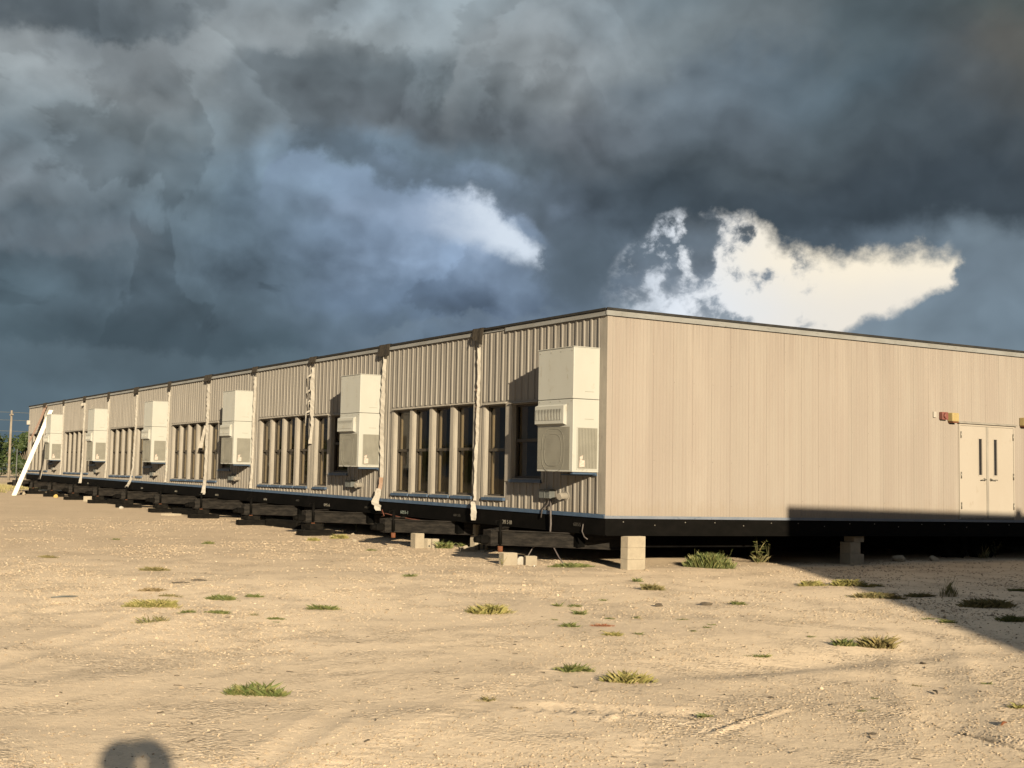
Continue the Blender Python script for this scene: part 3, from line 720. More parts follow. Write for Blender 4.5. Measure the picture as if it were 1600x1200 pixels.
for i, (y0, y1, dr, sl) in {1: (4.0, 4.55, .27, 0), 2: (4.0, 4.45, .16, .2), 3: (4.05, 4.45, .17, .2), 4: (3.9, 4.6, .20, 0), 5: (4.05, 4.4, .32, .3), 6: (4.0, 4.6, .24, 0), 7: (4.1, 4.42, .34, .2), 8: (4.05, 4.5, .22, 0), 9: (4.1, 4.4, .2, 0), 10: (3.95, 4.7, .25, .2)}.items(): flap(i, y0, y1, dr, sl)
wrap(1, [(S+.02, 3.24, .06, .03), (S+.10, 2.5, .11, .04), (S+.10, 1.6, .10, .04), (S+.06, .85, .085, .035), (S+.05, .5, .09, .035)], 'seam_strip')
wrap(1, [(S+.05, .5, .085, .036), (S+.10, .22, .075, .05)], 'seam_strip', m='foamrust')
wrap(1, [(S+.10, .25, .07, .05), (S+.20, .02, .13, .09), (S+.24, -.10, .14, .11), (S+.10, -.13, .12, .10), (S+.08, -.24, .10, .10)], 'seam_strip', .06)
wrap(2, [(S, 3.22, .10, .03), (S+.02, 2.75, .13, .05), (S-.02, 2.45, .12, .04), (S, 2.1, .12, .05), (S-.06, 1.75, .06, .03), (S-.03, 1.45, .05, .05), (S+.0, 1.28, .07, .06)])
for k, (dy, z, ln_) in enumerate(((.22, 3.0, .22), (.20, 2.62, .14), (.14, 2.35, .2), (.28, 2.08, .34))):
    mb = MB(); mb.tube([(-.03, S+.06, z+.04), (-.07, S+dy, z), (-.05, S+dy+.08, z-ln_)], [.035, .024, .008], 7); child(mb, 'torn_wrap', MT['white'], 2)
for i in (3, 4, 5, 6, 7, 8, 9, 10):
    r_ = random.Random(i*3+1); hw = {3: .06, 4: .12, 5: .05, 6: .10, 7: .07, 8: .10, 9: .06, 10: .09}[i]
    foot = {6: .55, 10: .3}.get(i, 0)
    ps = [(S+.01, 3.2, hw*1.3, .03), (S+.02, 2.0, hw, .03), (S+.02+foot*.3, .5, hw, .03), (S+.05+foot*.6, .05, hw, .05)]
    if i in (4, 6, 8, 10): ps += [(S+.05+foot, -.12, hw*1.2, .09), (S+.02+foot*1.4, -.24, hw*1.5, .12)]
    wrap(i, ps)
    if i == 4: wrap(4, [(S+.10, 1.9, .03, .06), (S+.22, 1.45, .05, .12), (S+.32, 1.2, .09, .16)], 'torn_wrap')
    if i == 10:
        mb = MB(); q_ = [(-.05, S-.26, 3.30), (-.12, S+.5, 2.6), (-.30, S+1.9, 1.55)]
        q_ = [(-.06, S-.50, -.06, S+.02, 3.34), (-.16, S+.05, -.14, S+.62, 2.7), (-.30, S+.75, -.26, S+1.35, 2.1), (-.42, S+1.5, -.38, S+2.0, 1.55)]
        for k in range(3):
            c = []
            for qq in (q_[k], q_[k+1]): c.append([(qq[0], qq[1], qq[4]), (qq[2], qq[3], qq[4]+.05), (qq[0]-.015, qq[1], qq[4]), (qq[2]-.015, qq[3], qq[4]+.05)])
            mb.hexa(c[0]+c[1])
        child(mb, 'torn_wrap', MT['salmon'], 10)['label'] = 'salmon pink sheet of torn wrap hanging from the seam'
    if i == 8: wrap(8, [(S+.2, 3.2, .14, .08), (S+.26, 3.08, .10, .12)], 'torn_wrap')
wl_ = MB(); wl_.bbox(-.16, -.001, 3.9, 4.1, 2.5, 2.72, .02); child(wl_, 'wall_lamp', MT['white'], 11)
# white bar seen behind a lower pane of the sixth module
bar = MB(); bar.box(.20, .23, 1.30, 1.48, .28, 1.10); child(bar, 'inner_bar', MT['plank'], 5)
# --- the long grooved side wall of the nearest module (faces -Y)
DX0, DX1, DZ1 = 8.73, 10.46, 1.905
ew = MB()
def wx(x0, x1, z0, z1):
    ew.poly([(x0, 0, z0), (x1, 0, z0), (x1, 0, z1), (x0, 0, z1)])
    ew.poly([(x0, .1, z0), (x1, .1, z0), (x1, .1, z1), (x0, .1, z1)])
g = .43; x = .10; seams = []
while x < LEN-.1: seams.append(x); x += g
edges = [(0.0, .10)]
def strip(x0, x1):
    """one sheet: shallow V grooves pressed between the seams"""
    pieces = []
    n = 6; dx = (x1-x0)/n
    for k in range(n):
        a_, b_ = x0+dx*k, x0+dx*(k+1); gw = .010 if k == 0 else .005; gd = .010 if k == 0 else .0035
        pieces.append((a_, a_+gw, gd)); pieces.append((a_+gw, b_, 0))
    for a_, b_, d in pieces:
        z0 = 0.0
        if a_ > DX0-.001 and b_ < DX1+.001: z0 = DZ1
        if d:
            m_ = (a_+b_)/2
            ew.poly([(a_, 0, z0), (m_, d, z0), (m_, d, 3.40), (a_, 0, 3.40)]); ew.poly([(m_, d, z0), (b_, 0, z0), (b_, 0, 3.40), (m_, d, 3.40)])
        elif a_ < DX0 < b_: ew.poly([(a_, 0, 0), (DX0, 0, 0), (DX0, 0, 3.4), (a_, 0, 3.4)]); ew.poly([(DX0, 0, DZ1), (b_, 0, DZ1), (b_, 0, 3.4), (DX0, 0, 3.4)])
        elif a_ < DX1 < b_: ew.poly([(a_, 0, DZ1), (DX1, 0, DZ1), (DX1, 0, 3.4), (a_, 0, 3.4)]); ew.poly([(DX1, 0, 0), (b_, 0, 0), (b_, 0, 3.4), (DX1, 0, 3.4)])
        else: ew.poly([(a_, 0, z0), (b_, 0, z0), (b_, 0, 3.40), (a_, 0, 3.40)])
ew.poly([(0, 0, 0), (.10, 0, 0), (.10, 0, 3.4), (0, 0, 3.4)])
for s_ in seams: strip(s_, min(s_+g, LEN))
ew.box(0, LEN, .10, .14, .001, 3.40)
# corner piece and nail heads
ew.box(-.012, .09, -.008, 0, .012, 3.35, 1)
rr = random.Random(5)
for s_ in seams[1:]:
    for z in (.30, .95, 1.6, 2.3, 3.0):
        if DX0-.2 < s_ < DX1+.2 and z < 2: continue
        if rr.random() < .35: ew.box(s_+.03, s_+.038, -.002, 0, z, z+.008, 2)
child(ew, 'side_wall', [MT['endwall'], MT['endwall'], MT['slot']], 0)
ef = MB(); ef.box(-.048, LEN, -.040, 0, 3.355, 3.434); ef.box(-.055, LEN, -.048, -.04, 3.347, 3.362); child(ef, 'side_fascia', MT['fascia'], 0)
er = MB(); er.box(-.062, LEN, -.062, -.048, 3.437, 3.477); er.box(-.045, LEN, -.048, .0, 3.436, 3.466); child(er, 'roof_edge', MT['membrane'], 0)
es = MB(); es.bbox(-.034, LEN, -.034, -.001, -.036, .012, .004); child(es, 'side_base_trim', worn('sunlit_base_trim', (.125, .140, .170), (.10, .118, .148), 2, (1, 1, 1), .5, c3=(.07, .085, .11)), 0)  # same blue trim as the front, coloured paler for the sun on it
ec = MB(); ec.box(-.012, LEN, -.012, .005, -.305, -.038); ec.box(-.012, LEN, -.045, .005, -.318, -.305)
for k in range(26): ec.tube([(.35+k*.66, -.012, -.09-.05*(k % 3 == 1)), (.35+k*.66, -.024, -.09-.05*(k % 3 == 1))], .011, 6, 1)
child(ec, 'side_rim', [MT['black'], MT['steel']], 0)
# double doors
fr_ = MB()
fr_.box(DX0, DX0+.035, -.02, .06, .02, DZ1); fr_.box(DX1-.035, DX1, -.02, .06, .02, DZ1); fr_.box(DX0+.035, DX1-.035, -.02, .06, DZ1-.035, DZ1); fr_.box(DX0+.035, DX1-.035, -.012, .06, .02, .045, 1)
fr_.box(DX0+.035, DX1-.035, .055, .1, .045, DZ1-.035, 2)
fr_.hexa([(DX0-.05, -.07, DZ1+.005), (DX1+.05, -.07, DZ1+.005), (DX0-.05, 0, DZ1+.012), (DX1+.05, 0, DZ1+.012), (DX0-.05, -.07, DZ1+.018), (DX1+.05, -.07, DZ1+.018), (DX0-.05, 0, DZ1+.05), (DX1+.05, 0, DZ1+.05)], 3)
child(fr_, 'door_frame', [MT['door'], MT['steel'], MT['under'], MT['trim']], 0)
xm = (DX0+DX1)/2
def leaf(x0, x1, vx0, vx1, hinge_x, handle_x, hdir):
    d = MB()
    zz0, zz1, v0, v1 = .05, DZ1-.04, .90, 1.62
    for a_, b_, c_, e_ in ((x0, vx0, zz0, zz1), (vx1, x1, zz0, zz1), (vx0, vx1, zz0, v0), (vx0, vx1, v1, zz1)): d.box(a_, b_, -.012, .03, c_, e_)
    o = child(d, 'door', MT['door'], 0)
    p = MB(); p.box(vx0, vx1, .004, .010, v0, v1); q = p.build('pane', MT['phone'], o, warp=True)
    f = MB()
    for a_, b_, c_, e_ in ((vx0-.02, vx0, v0-.02, v1+.02), (vx1, vx1+.02, v0-.02, v1+.02), (vx0, vx1, v0-.02, v0), (vx0, vx1, v1, v1+.02)): f.box(a_, b_, -.018, -.011, c_, e_)
    f.build('pane_frame', MT['door'], o, warp=True)
    h = MB(); h.tube([(handle_x, -.012, .81), (handle_x, -.07, .81)], .014, 8); h.tube([(handle_x, -.065, .81), (handle_x+hdir*.14, -.072, .805)], .011, 8); h.tube([(handle_x, -.012, .81), (handle_x, -.02, .81)], .032, 12)
    h.build('handle', MT['steel'], o, warp=True)
    for z in (.22, .82, 1.62):
        hg = MB(); hg.tube([(hinge_x, -.026, z), (hinge_x, -.026, z+.13)], .012, 8); hg.build('hinge', MT['steel'], o, warp=True)
leaf(DX0+.04, xm-.008, 9.33, 9.43, DX0+.05, xm-.10, -1)
leaf(xm+.008, DX1-.04, 9.80, 9.90, DX1-.05, xm+.10, 1)
ag = MB(); ag.box(xm-.035, xm+.030, -.022, -.0125, .05, DZ1-.04); child(ag, 'astragal', MT['trim'], 0)
al = MB(); al.bbox(8.15, 8.33, -.09, -.001, 1.955, 2.105, .012); al.tube([(8.24, -.09, 2.03), (8.24, -.12, 2.03)], [.06, .045], 14); a_o = child(al, 'alarm_horn', MT['red'], 0)
jb = MB(); jb.bbox(7.965, 8.045, -.035, -.001, 1.99, 2.105, .008); child(jb, 'outlet_cover', MT['white'], 0)
for x0 in (8.40, 10.64):
    lm = MB(); lm.bbox(x0, x0+.20, -.13, -.001, 1.93, 2.10, .015); lo = child(lm, 'wall_lamp', MT['yellow'], 0)
    lb = MB(); lb.bbox(x0+.015, x0+.185, -.125, -.005, 1.905, 1.929, .004); lb.build('lamp_base', MT['rust'], lo, warp=True)
# cables under the nearest module's junction box
ca = MB()
ca.tube([(-.06, 1.60, .245), (-.07, 1.66, .14), (-.06, 1.85, .04), (-.05, 1.90, -.10)], .011, 7)
ca.tube([(-.07, 1.56, .245), (-.075, 1.55, .0), (-.07, 1.545, -.2), (-.09, 1.54, -.42)], .016, 8)
child(ca, 'cable', MT['cable'], 0)
cb = MB()
cb.tube([(-.09, 1.54, -.42), (-.14, 1.62, -.50), (-.34, 1.70, -.62), (-.44, 1.73, -.80), (-.46, 1.74, -.86)], .011, 7, 0)
cb.tube([(-.09, 1.54, -.40), (-.16, 1.35, -.55), (-.22, 1.05, -.74), (-.26, .80, -.86)], .012, 7, 0)
cb.tube([(-.44, 1.74, -.80), (-.44, 1.60, -.79), (-.46, 1.50, -.86)], .009, 6, 0); cb.tube([(-.44, 1.74, -.80), (-.5, 1.9, -.79), (-.52, 1.98, -.86)], .009, 6, 0)
child(cb, 'cable', MT['cable'], 0)
cc = MB(); cc.tube([(-.09, 1.54, -.38), (-.12, 1.60, -.42), (-.2, 1.72, -.50)], .009, 6); child(cc, 'orange_wire', MT['wire_red'], 0)
cw = MB(); cw.tube([(-.02, .62, -.16), (-.04, .62, -.28), (-.04, .55, -.37), (-.04, .46, -.40)], .010, 6); child(cw, 'loose_cable', MT['cable'], 0)
ow = MB(); ow.tube([(-.06, 4.2, -.30), (-.10, 3.9, -.29), (-.08, 3.4, -.33), (-.06, 2.7, -.36), (-.03, 2.1, -.37)], .010, 6); ow.tube([(-.06, 4.2, -.30), (-.12, 4.05, -.22), (-.12, 3.95, -.34), (-.1, 4.1, -.36)], .011, 6)
child(ow, 'orange_wire', MT['wire_red'], 1)
# axles and wheels under the nearest module
for x in (9.4, 10.3):
    for y in (.72, 3.45):
        wh = MB(); n = 20
        ring = [(math.cos(2*math.pi*k/n), math.sin(2*math.pi*k/n)) for k in range(n)]
        prof = [(.20, -.10), (.34, -.11), (.37, -.07), (.37, .07), (.34, .11), (.20, .10), (.17, .02)]
        for k in range(n):
            for q in range(len(prof)-1):
                p0, p1 = prof[q], prof[q+1]; c0, c1 = ring[k], ring[(k+1) % n]
                wh.poly([(x+c0[0]*p0[0], y+p0[1], -.52+c0[1]*p0[0]), (x+c1[0]*p0[0], y+p0[1], -.52+c1[1]*p0[0]), (x+c1[0]*p1[0], y+p1[1], -.52+c1[1]*p1[0]), (x+c0[0]*p1[0], y+p1[1], -.52+c0[1]*p1[0])], 0, True)
        wh.tube([(x, y-.03, -.52), (x, y+.03, -.52)], .2, 16, 1)
        child(wh, 'wheel', [MT['rubber'], MT['under']], 0)
    ax = MB(); ax.tube([(x, .8, -.52), (x, 3.4, -.52)], .06, 8); child(ax, 'axle', MT['under'], 0)
# closing wall at the far end of the row
fe = MB(); fe.box(0, LEN, W-.06, W, .001, 3.42); child(fe, 'far_wall', MT['siding'], 11)

# ------------------------------------------------------------------ ground: one sheet, dense where it is seen close
def vnoise(x, y, f, seed):
    """smooth value noise on arrays"""
    x = x*f+seed*17.3; y = y*f+seed*7.9
    xi, yi = np.floor(x).astype(np.int64), np.floor(y).astype(np.int64); xf, yf = x-xi, y-yi
    def h(a, b):
        n = (a*374761393+b*668265263+seed*982451653) & 0x7fffffff
        n = (n ^ (n >> 13))*1274126177 & 0x7fffffff
        return ((n ^ (n >> 16)) & 0xffff)/65535.0
    u, v = xf*xf*(3-2*xf), yf*yf*(3-2*yf)
    return (h(xi, yi)*(1-u)+h(xi+1, yi)*u)*(1-v)+(h(xi, yi+1)*(1-u)+h(xi+1, yi+1)*u)*v-.5
def seg_d(x, y, a, b):
    ax, ay = a; bx, by = b; dx, dy = bx-ax, by-ay; L2 = dx*dx+dy*dy
    t = np.clip(((x-ax)*dx+(y-ay)*dy)/L2, 0, 1)
    return np.hypot(x-ax-dx*t, y-ay-dy*t), t
def relief(x, y):
    near = np.clip(1.6-np.hypot(x+6, y+4)/30, 0, 1)
    h = .050*vnoise(x, y, .32, 1)+.028*vnoise(x, y, .9, 2)+.011*vnoise(x, y, 2.3, 3)+.004*vnoise(x, y, 6.5, 4)+.002*vnoise(x, y, 15, 5)
    h = h*near
    # hollow with a shaded lip right of the middle
    d = np.hypot((x+4.3)/1.5, (y+8.75)/.42); h = h-.055*np.exp(-d**2)
    d = np.hypot((x+4.1)/1.7, (y+9.15)/.30); h = h+.022*np.exp(-d**2)
    # wheel ruts
    for a, b, w, dp in (((-5.18, -10.55), (-5.62, -12.6), .09, .030), ((-13, -3.0), (-8.0, 3.5), .22, .022), ((-14.5, -1.5), (-9.6, 4.7), .22, .022), ((-7.6, -9.5), (-6.4, -10.4), .13, .010), ((-12, -8.2), (-7.2, -2.2), .16, .014), ((-12.5, -6.2), (-8.4, -1.2), .16, .014), ((-6.2, -12.2), (-1, -7.3), .2, .012), ((-9.9, -10.6), (-8.6, -9.1), .10, .010)):
        dd, t = seg_d(x, y, a, b); e_ = np.clip(np.minimum(t, 1-t)*6, 0, 1)
        h = h+e_*(-dp*np.exp(-(dd/w)**2)+dp*.6*np.exp(-((dd-w*1.5)/(w*.5))**2))
    # thin scraped lines
    for a, b in (((-7.0, -10.86), (-5.8, -10.36)), ((-7.3, -10.2), (-6.9, -9.95)), ((-5.1, -9.6), (-4.9, -9.0))):
        dd, t = seg_d(x, y, a, b); e_ = np.clip(np.minimum(t, 1-t)*8, 0, 1)
        h = h+e_*(.011*np.exp(-(dd/.026)**2)-.007*np.exp(-((dd-.055)/.025)**2))
    # lug marks of a tyre
    a, b = (-7.75, -9.55), (-6.55, -10.2); dd, t = seg_d(x, y, a, b)
    L_ = math.hypot(b[0]-a[0], b[1]-a[1]); e_ = np.clip(np.minimum(t, 1-t)*5, 0, 1)*np.exp(-(dd/.12)**4)
    h = h+e_*.008*np.sin(2*math.pi*(t*L_+dd*.35)/.115)
    # settle round the row so blocks stand on it
    # tyre tracks: pairs of shallow bands with soft lugs
    for a, b, w in (((-14, -9.5), (-8.8, -3.4), .13), ((-13.1, -10.4), (-7.9, -4.3), .13), ((-9.6, -12.6), (-1.8, -6.6), .12), ((-10.6, -11.6), (-3.0, -5.7), .12)):
        dd, t = seg_d(x, y, a, b); L_ = math.hypot(b[0]-a[0], b[1]-a[1]); e_ = np.exp(-(dd/w)**4)*np.clip(vnoise(x, y, .5, 31)*3+.6, 0, 1)
        h = h+e_*(-.006+.003*np.sin(2*math.pi*(t*L_+dd*.5)/.14))
    return h
def ground_z(x, y):
    x = np.asarray(x, float); y = np.asarray(y, float)
    return gz(x, y)+relief(x, y)
def axis(dense):
    out = []
    for a, b, s in dense: out.append(np.arange(a, b, s))
    return np.unique(np.round(np.concatenate(out), 4))
xs = axis([(-3000, -400, 400), (-400, -60, 40), (-60, -24, 4), (-24, -13, .4), (-13, -10.8, .06), (-10.8, -3.2, .03), (-3.2, 2.5, .05), (2.5, 12, .14), (12, 40, 1.5), (40, 400, 40), (400, 3001, 400)])
ys = axis([(-3000, -400, 400), (-400, -60, 40), (-60, -22, 4), (-22, -13, .4), (-13, -6.5, .03), (-6.5, -1, .045), (-1, 7, .08), (7, 20, .22), (20, 55, .8), (55, 120, 5), (120, 400, 30), (400, 3001, 400)])
gx, gy = np.meshgrid(xs, ys); gzv = ground_z(gx, gy)
nx, ny = len(xs), len(ys)
me = bpy.data.meshes.new('ground')
me.vertices.add(nx*ny); me.vertices.foreach_set('co', np.stack([gx, gy, gzv], -1).ravel())
ii, jj = np.meshgrid(np.arange(nx-1), np.arange(ny-1)); a0 = (jj*nx+ii).ravel()
quads = np.stack([a0, a0+1, a0+1+nx, a0+nx], -1).astype(np.int32)
me.loops.add(quads.size); me.loops.foreach_set('vertex_index', quads.ravel())
me.polygons.add(len(quads)); me.polygons.foreach_set('loop_start', np.arange(0, quads.size, 4, dtype=np.int32))
me.polygons.foreach_set('use_smooth', np.ones(len(quads), bool))
me.update(calc_edges=True)
ground = bpy.data.objects.new('ground', me); col.objects.link(ground); tag(ground, kind='structure')
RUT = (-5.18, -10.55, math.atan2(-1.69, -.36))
def ground_mat():
    m, nt, b = mat('sandy_gravel')
    v = objco(nt)
    n1 = noise(nt, v, .22, 5, .6); n2 = noise(nt, v, 1.1, 6, .65, .6); n3 = noise(nt, v, 14, 6, .7); n4 = noise(nt, v, 90, 4, .7)
    sand = mixc(nt, sstep(nt, n1.outputs[0], .38, .62), (.620, .508, .375, 1), (.575, .470, .345, 1))
    sand = mixc(nt, M(nt, 'MULTIPLY', sstep(nt, n3.outputs[0], .45, .75), .45), sand, (.35, .28, .20, 1))
    # patches where the stone shows
    patch = sstep(nt, n2.outputs[0], .46, .60)
    vo = nt.nodes.new('ShaderNodeTexVoronoi'); vo.inputs['Scale'].default_value = 42; vo.inputs['Randomness'].default_value = 1; ln(nt, v, vo.inputs['Vector'])
    vo2 = nt.nodes.new('ShaderNodeTexVoronoi'); vo2.inputs['Scale'].default_value = 19; ln(nt, v, vo2.inputs['Vector'])
    sepc = nt.nodes.new('ShaderNodeSeparateColor'); ln(nt, vo.outputs['Color'], sepc.inputs[0])
    stone = mixc(nt, sepc.outputs[0], (.200, .155, .108, 1), (.66, .55, .415, 1))
    stone = mixc(nt, M(nt, 'MULTIPLY', sstep(nt, n4.outputs[0], .55, .8), .5), stone, (.105, .082, .058, 1))
    colr = mixc(nt, M(nt, 'MULTIPLY', patch, .62), sand, stone)
    # old dark silt and greyer trodden ground
    n5 = noise(nt, objco(nt, (.5, 1.0, 1)), .55, 6, .6)
    colr = mixc(nt, M(nt, 'MULTIPLY', sstep(nt, n5.outputs[0], .48, .66), .32), colr, (.315, .260, .200, 1))
    n6 = noise(nt, v, 3.2, 5, .7)
    colr = mixc(nt, M(nt, 'MULTIPLY', sstep(nt, n6.outputs[0], .62, .76), .45), colr, (.140, .113, .082, 1))
    # greyer, dirtier hardcore along the row and out to the far end
    zs = nt.nodes.new('ShaderNodeSeparateXYZ'); ln(nt, v, zs.inputs[0])
    zn = M(nt, 'ADD', M(nt, 'ADD', zs.outputs[1], M(nt, 'MULTIPLY', zs.outputs[0], .45)), M(nt, 'MULTIPLY', M(nt, 'SUBTRACT', n2.outputs[0], .5), 9.0))
    colr = mixc(nt, M(nt, 'MULTIPLY', sstep(nt, zn, -6.0, 6.0), .75), colr, mixc(nt, n3.outputs[0], (.30, .235, .165, 1), (.47, .375, .27, 1)))
    # dark band painted along the old rut at the right for its shade
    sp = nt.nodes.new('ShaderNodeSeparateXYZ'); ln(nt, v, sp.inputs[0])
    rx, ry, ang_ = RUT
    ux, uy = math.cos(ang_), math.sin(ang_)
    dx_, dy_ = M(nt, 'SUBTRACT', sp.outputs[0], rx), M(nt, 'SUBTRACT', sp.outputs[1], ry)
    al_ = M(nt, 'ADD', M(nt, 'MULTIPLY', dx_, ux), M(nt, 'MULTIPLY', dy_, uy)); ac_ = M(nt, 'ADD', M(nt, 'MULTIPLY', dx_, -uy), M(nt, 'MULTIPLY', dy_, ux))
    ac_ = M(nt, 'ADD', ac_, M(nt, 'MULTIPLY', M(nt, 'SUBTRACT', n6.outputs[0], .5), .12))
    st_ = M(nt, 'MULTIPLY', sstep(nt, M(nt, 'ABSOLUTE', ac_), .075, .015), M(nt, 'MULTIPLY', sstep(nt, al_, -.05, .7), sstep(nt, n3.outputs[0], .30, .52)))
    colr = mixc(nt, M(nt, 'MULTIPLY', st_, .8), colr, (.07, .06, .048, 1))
    ln(nt, colr, b.inputs['Base Color']); b.inputs['Roughness'].default_value = .95; b.inputs['Specular IOR Level'].default_value = .08; b.inputs['Diffuse Roughness'].default_value = .10
    hs = M(nt, 'MULTIPLY', M(nt, 'SUBTRACT', .6, vo.outputs['Distance']), M(nt, 'ADD', M(nt, 'MULTIPLY', patch, .85), .12))
    hs2 = M(nt, 'MULTIPLY', M(nt, 'SUBTRACT', .6, vo2.outputs['Distance']), M(nt, 'MULTIPLY', patch, .9))
    hgt = M(nt, 'ADD', M(nt, 'ADD', M(nt, 'MULTIPLY', hs, .009), M(nt, 'MULTIPLY', hs2, .008)), M(nt, 'ADD', M(nt, 'MULTIPLY', n3.outputs[0], .010), M(nt, 'MULTIPLY', n4.outputs[0], .004)))
    bp = nt.nodes.new('ShaderNodeBump'); bp.inputs['Strength'].default_value = 1.0; bp.inputs['Distance'].default_value = 1.0
    ln(nt, hgt, bp.inputs['Height']); ln(nt, bp.outputs[0], b.inputs['Normal'])
    return m
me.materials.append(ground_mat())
# --- loose gravel: too many stones to count
def scatter_gravel():
    ico = bmesh.new(); bmesh.ops.create_icosphere(ico, subdivisions=1, radius=1); ico.verts.ensure_lookup_table(); ico.verts.index_update()
    bv = np.array([v.co[:] for v in ico.verts]); bf = np.array([[v.index for v in f.verts] for f in ico.faces]); ico.free()
    N = 320000
    # candidates: denser near the camera, inside the view wedge and a margin round it
    r_ = 3.5+34*rng.random(N)**1.7; az = yaw+np.radians(rng.uniform(-34, 34, N))
    px, py = CAM.x+r_*np.sin(az), CAM.y+r_*np.cos(az)
    dens = vnoise(px, py, .75, 21)+.6*vnoise(px, py, 2.1, 22)+.35*vnoise(px, py, 5.5, 23)
    sheltered = (px > 1.0) & (py > .6)
    keep = (rng.random(N) < np.clip((dens+.20)*1.7, .10, .85)) & ~sheltered
    px, py, r_ = px[keep], py[keep], r_[keep]; n = len(px)
    s = .0036+.0082*rng.random(n)**2.4; s *= np.clip(r_/13, .8, 1.45)
    big = rng.random(n) < .008; s[big] *= 2.2
    sc3 = np.stack([s*rng.uniform(.8, 1.5, n), s*rng.uniform(.7, 1.1, n), s*rng.uniform(.45, .8, n)], -1)
    th = rng.uniform(0, 2*np.pi, n); ca, sa = np.cos(th), np.sin(th)
    V = bv[None]*(1+rng.uniform(-.28, .28, (n, len(bv), 1)))*sc3[:, None, :]
    X = V[..., 0]*ca[:, None]-V[..., 1]*sa[:, None]+px[:, None]; Y = V[..., 0]*sa[:, None]+V[..., 1]*ca[:, None]+py[:, None]
    Z = V[..., 2]+(ground_z(px, py)+sc3[:, 2]*.25)[:, None]
    co = np.stack([X, Y, Z], -1).reshape(-1, 3); F = (bf[None]+(np.arange(n)*len(bv))[:, None, None]).reshape(-1, 3).astype(np.int32)
    g = bpy.data.meshes.new('gravel'); g.vertices.add(len(co)); g.vertices.foreach_set('co', co.ravel())
    g.loops.add(F.size); g.loops.foreach_set('vertex_index', F.ravel()); g.polygons.add(len(F)); g.polygons.foreach_set('loop_start', np.arange(0, F.size, 3, dtype=np.int32))
    g.update(calc_edges=True)
    m, nt, b = mat('limestone_chips')
    gm = nt.nodes.new('ShaderNodeNewGeometry'); n4 = noise(nt, objco(nt), 60, 3)
    c = mixc(nt, gm.outputs['Random Per Island'], (.18, .14, .098, 1), (.38, .315, .235, 1))
    c = mixc(nt, M(nt, 'POWER', gm.outputs['Random Per Island'], 14.0), c, (.44, .38, .29, 1)); c = mixc(nt, M(nt, 'MULTIPLY', n4.outputs[0], .3), c, (.15, .115, .08, 1))
    ln(nt, c, b.inputs['Base Color']); b.inputs['Roughness'].default_value = .9; b.inputs['Specular IOR Level'].default_value = .1; b.inputs['Diffuse Roughness'].default_value = .8
    g.materials.append(m)
    o = bpy.data.objects.new('gravel', g); col.objects.link(o)
    tag(o, 'pale tan limestone chips strewn over the sandy yard', 'gravel', kind='stuff')
scatter_gravel()

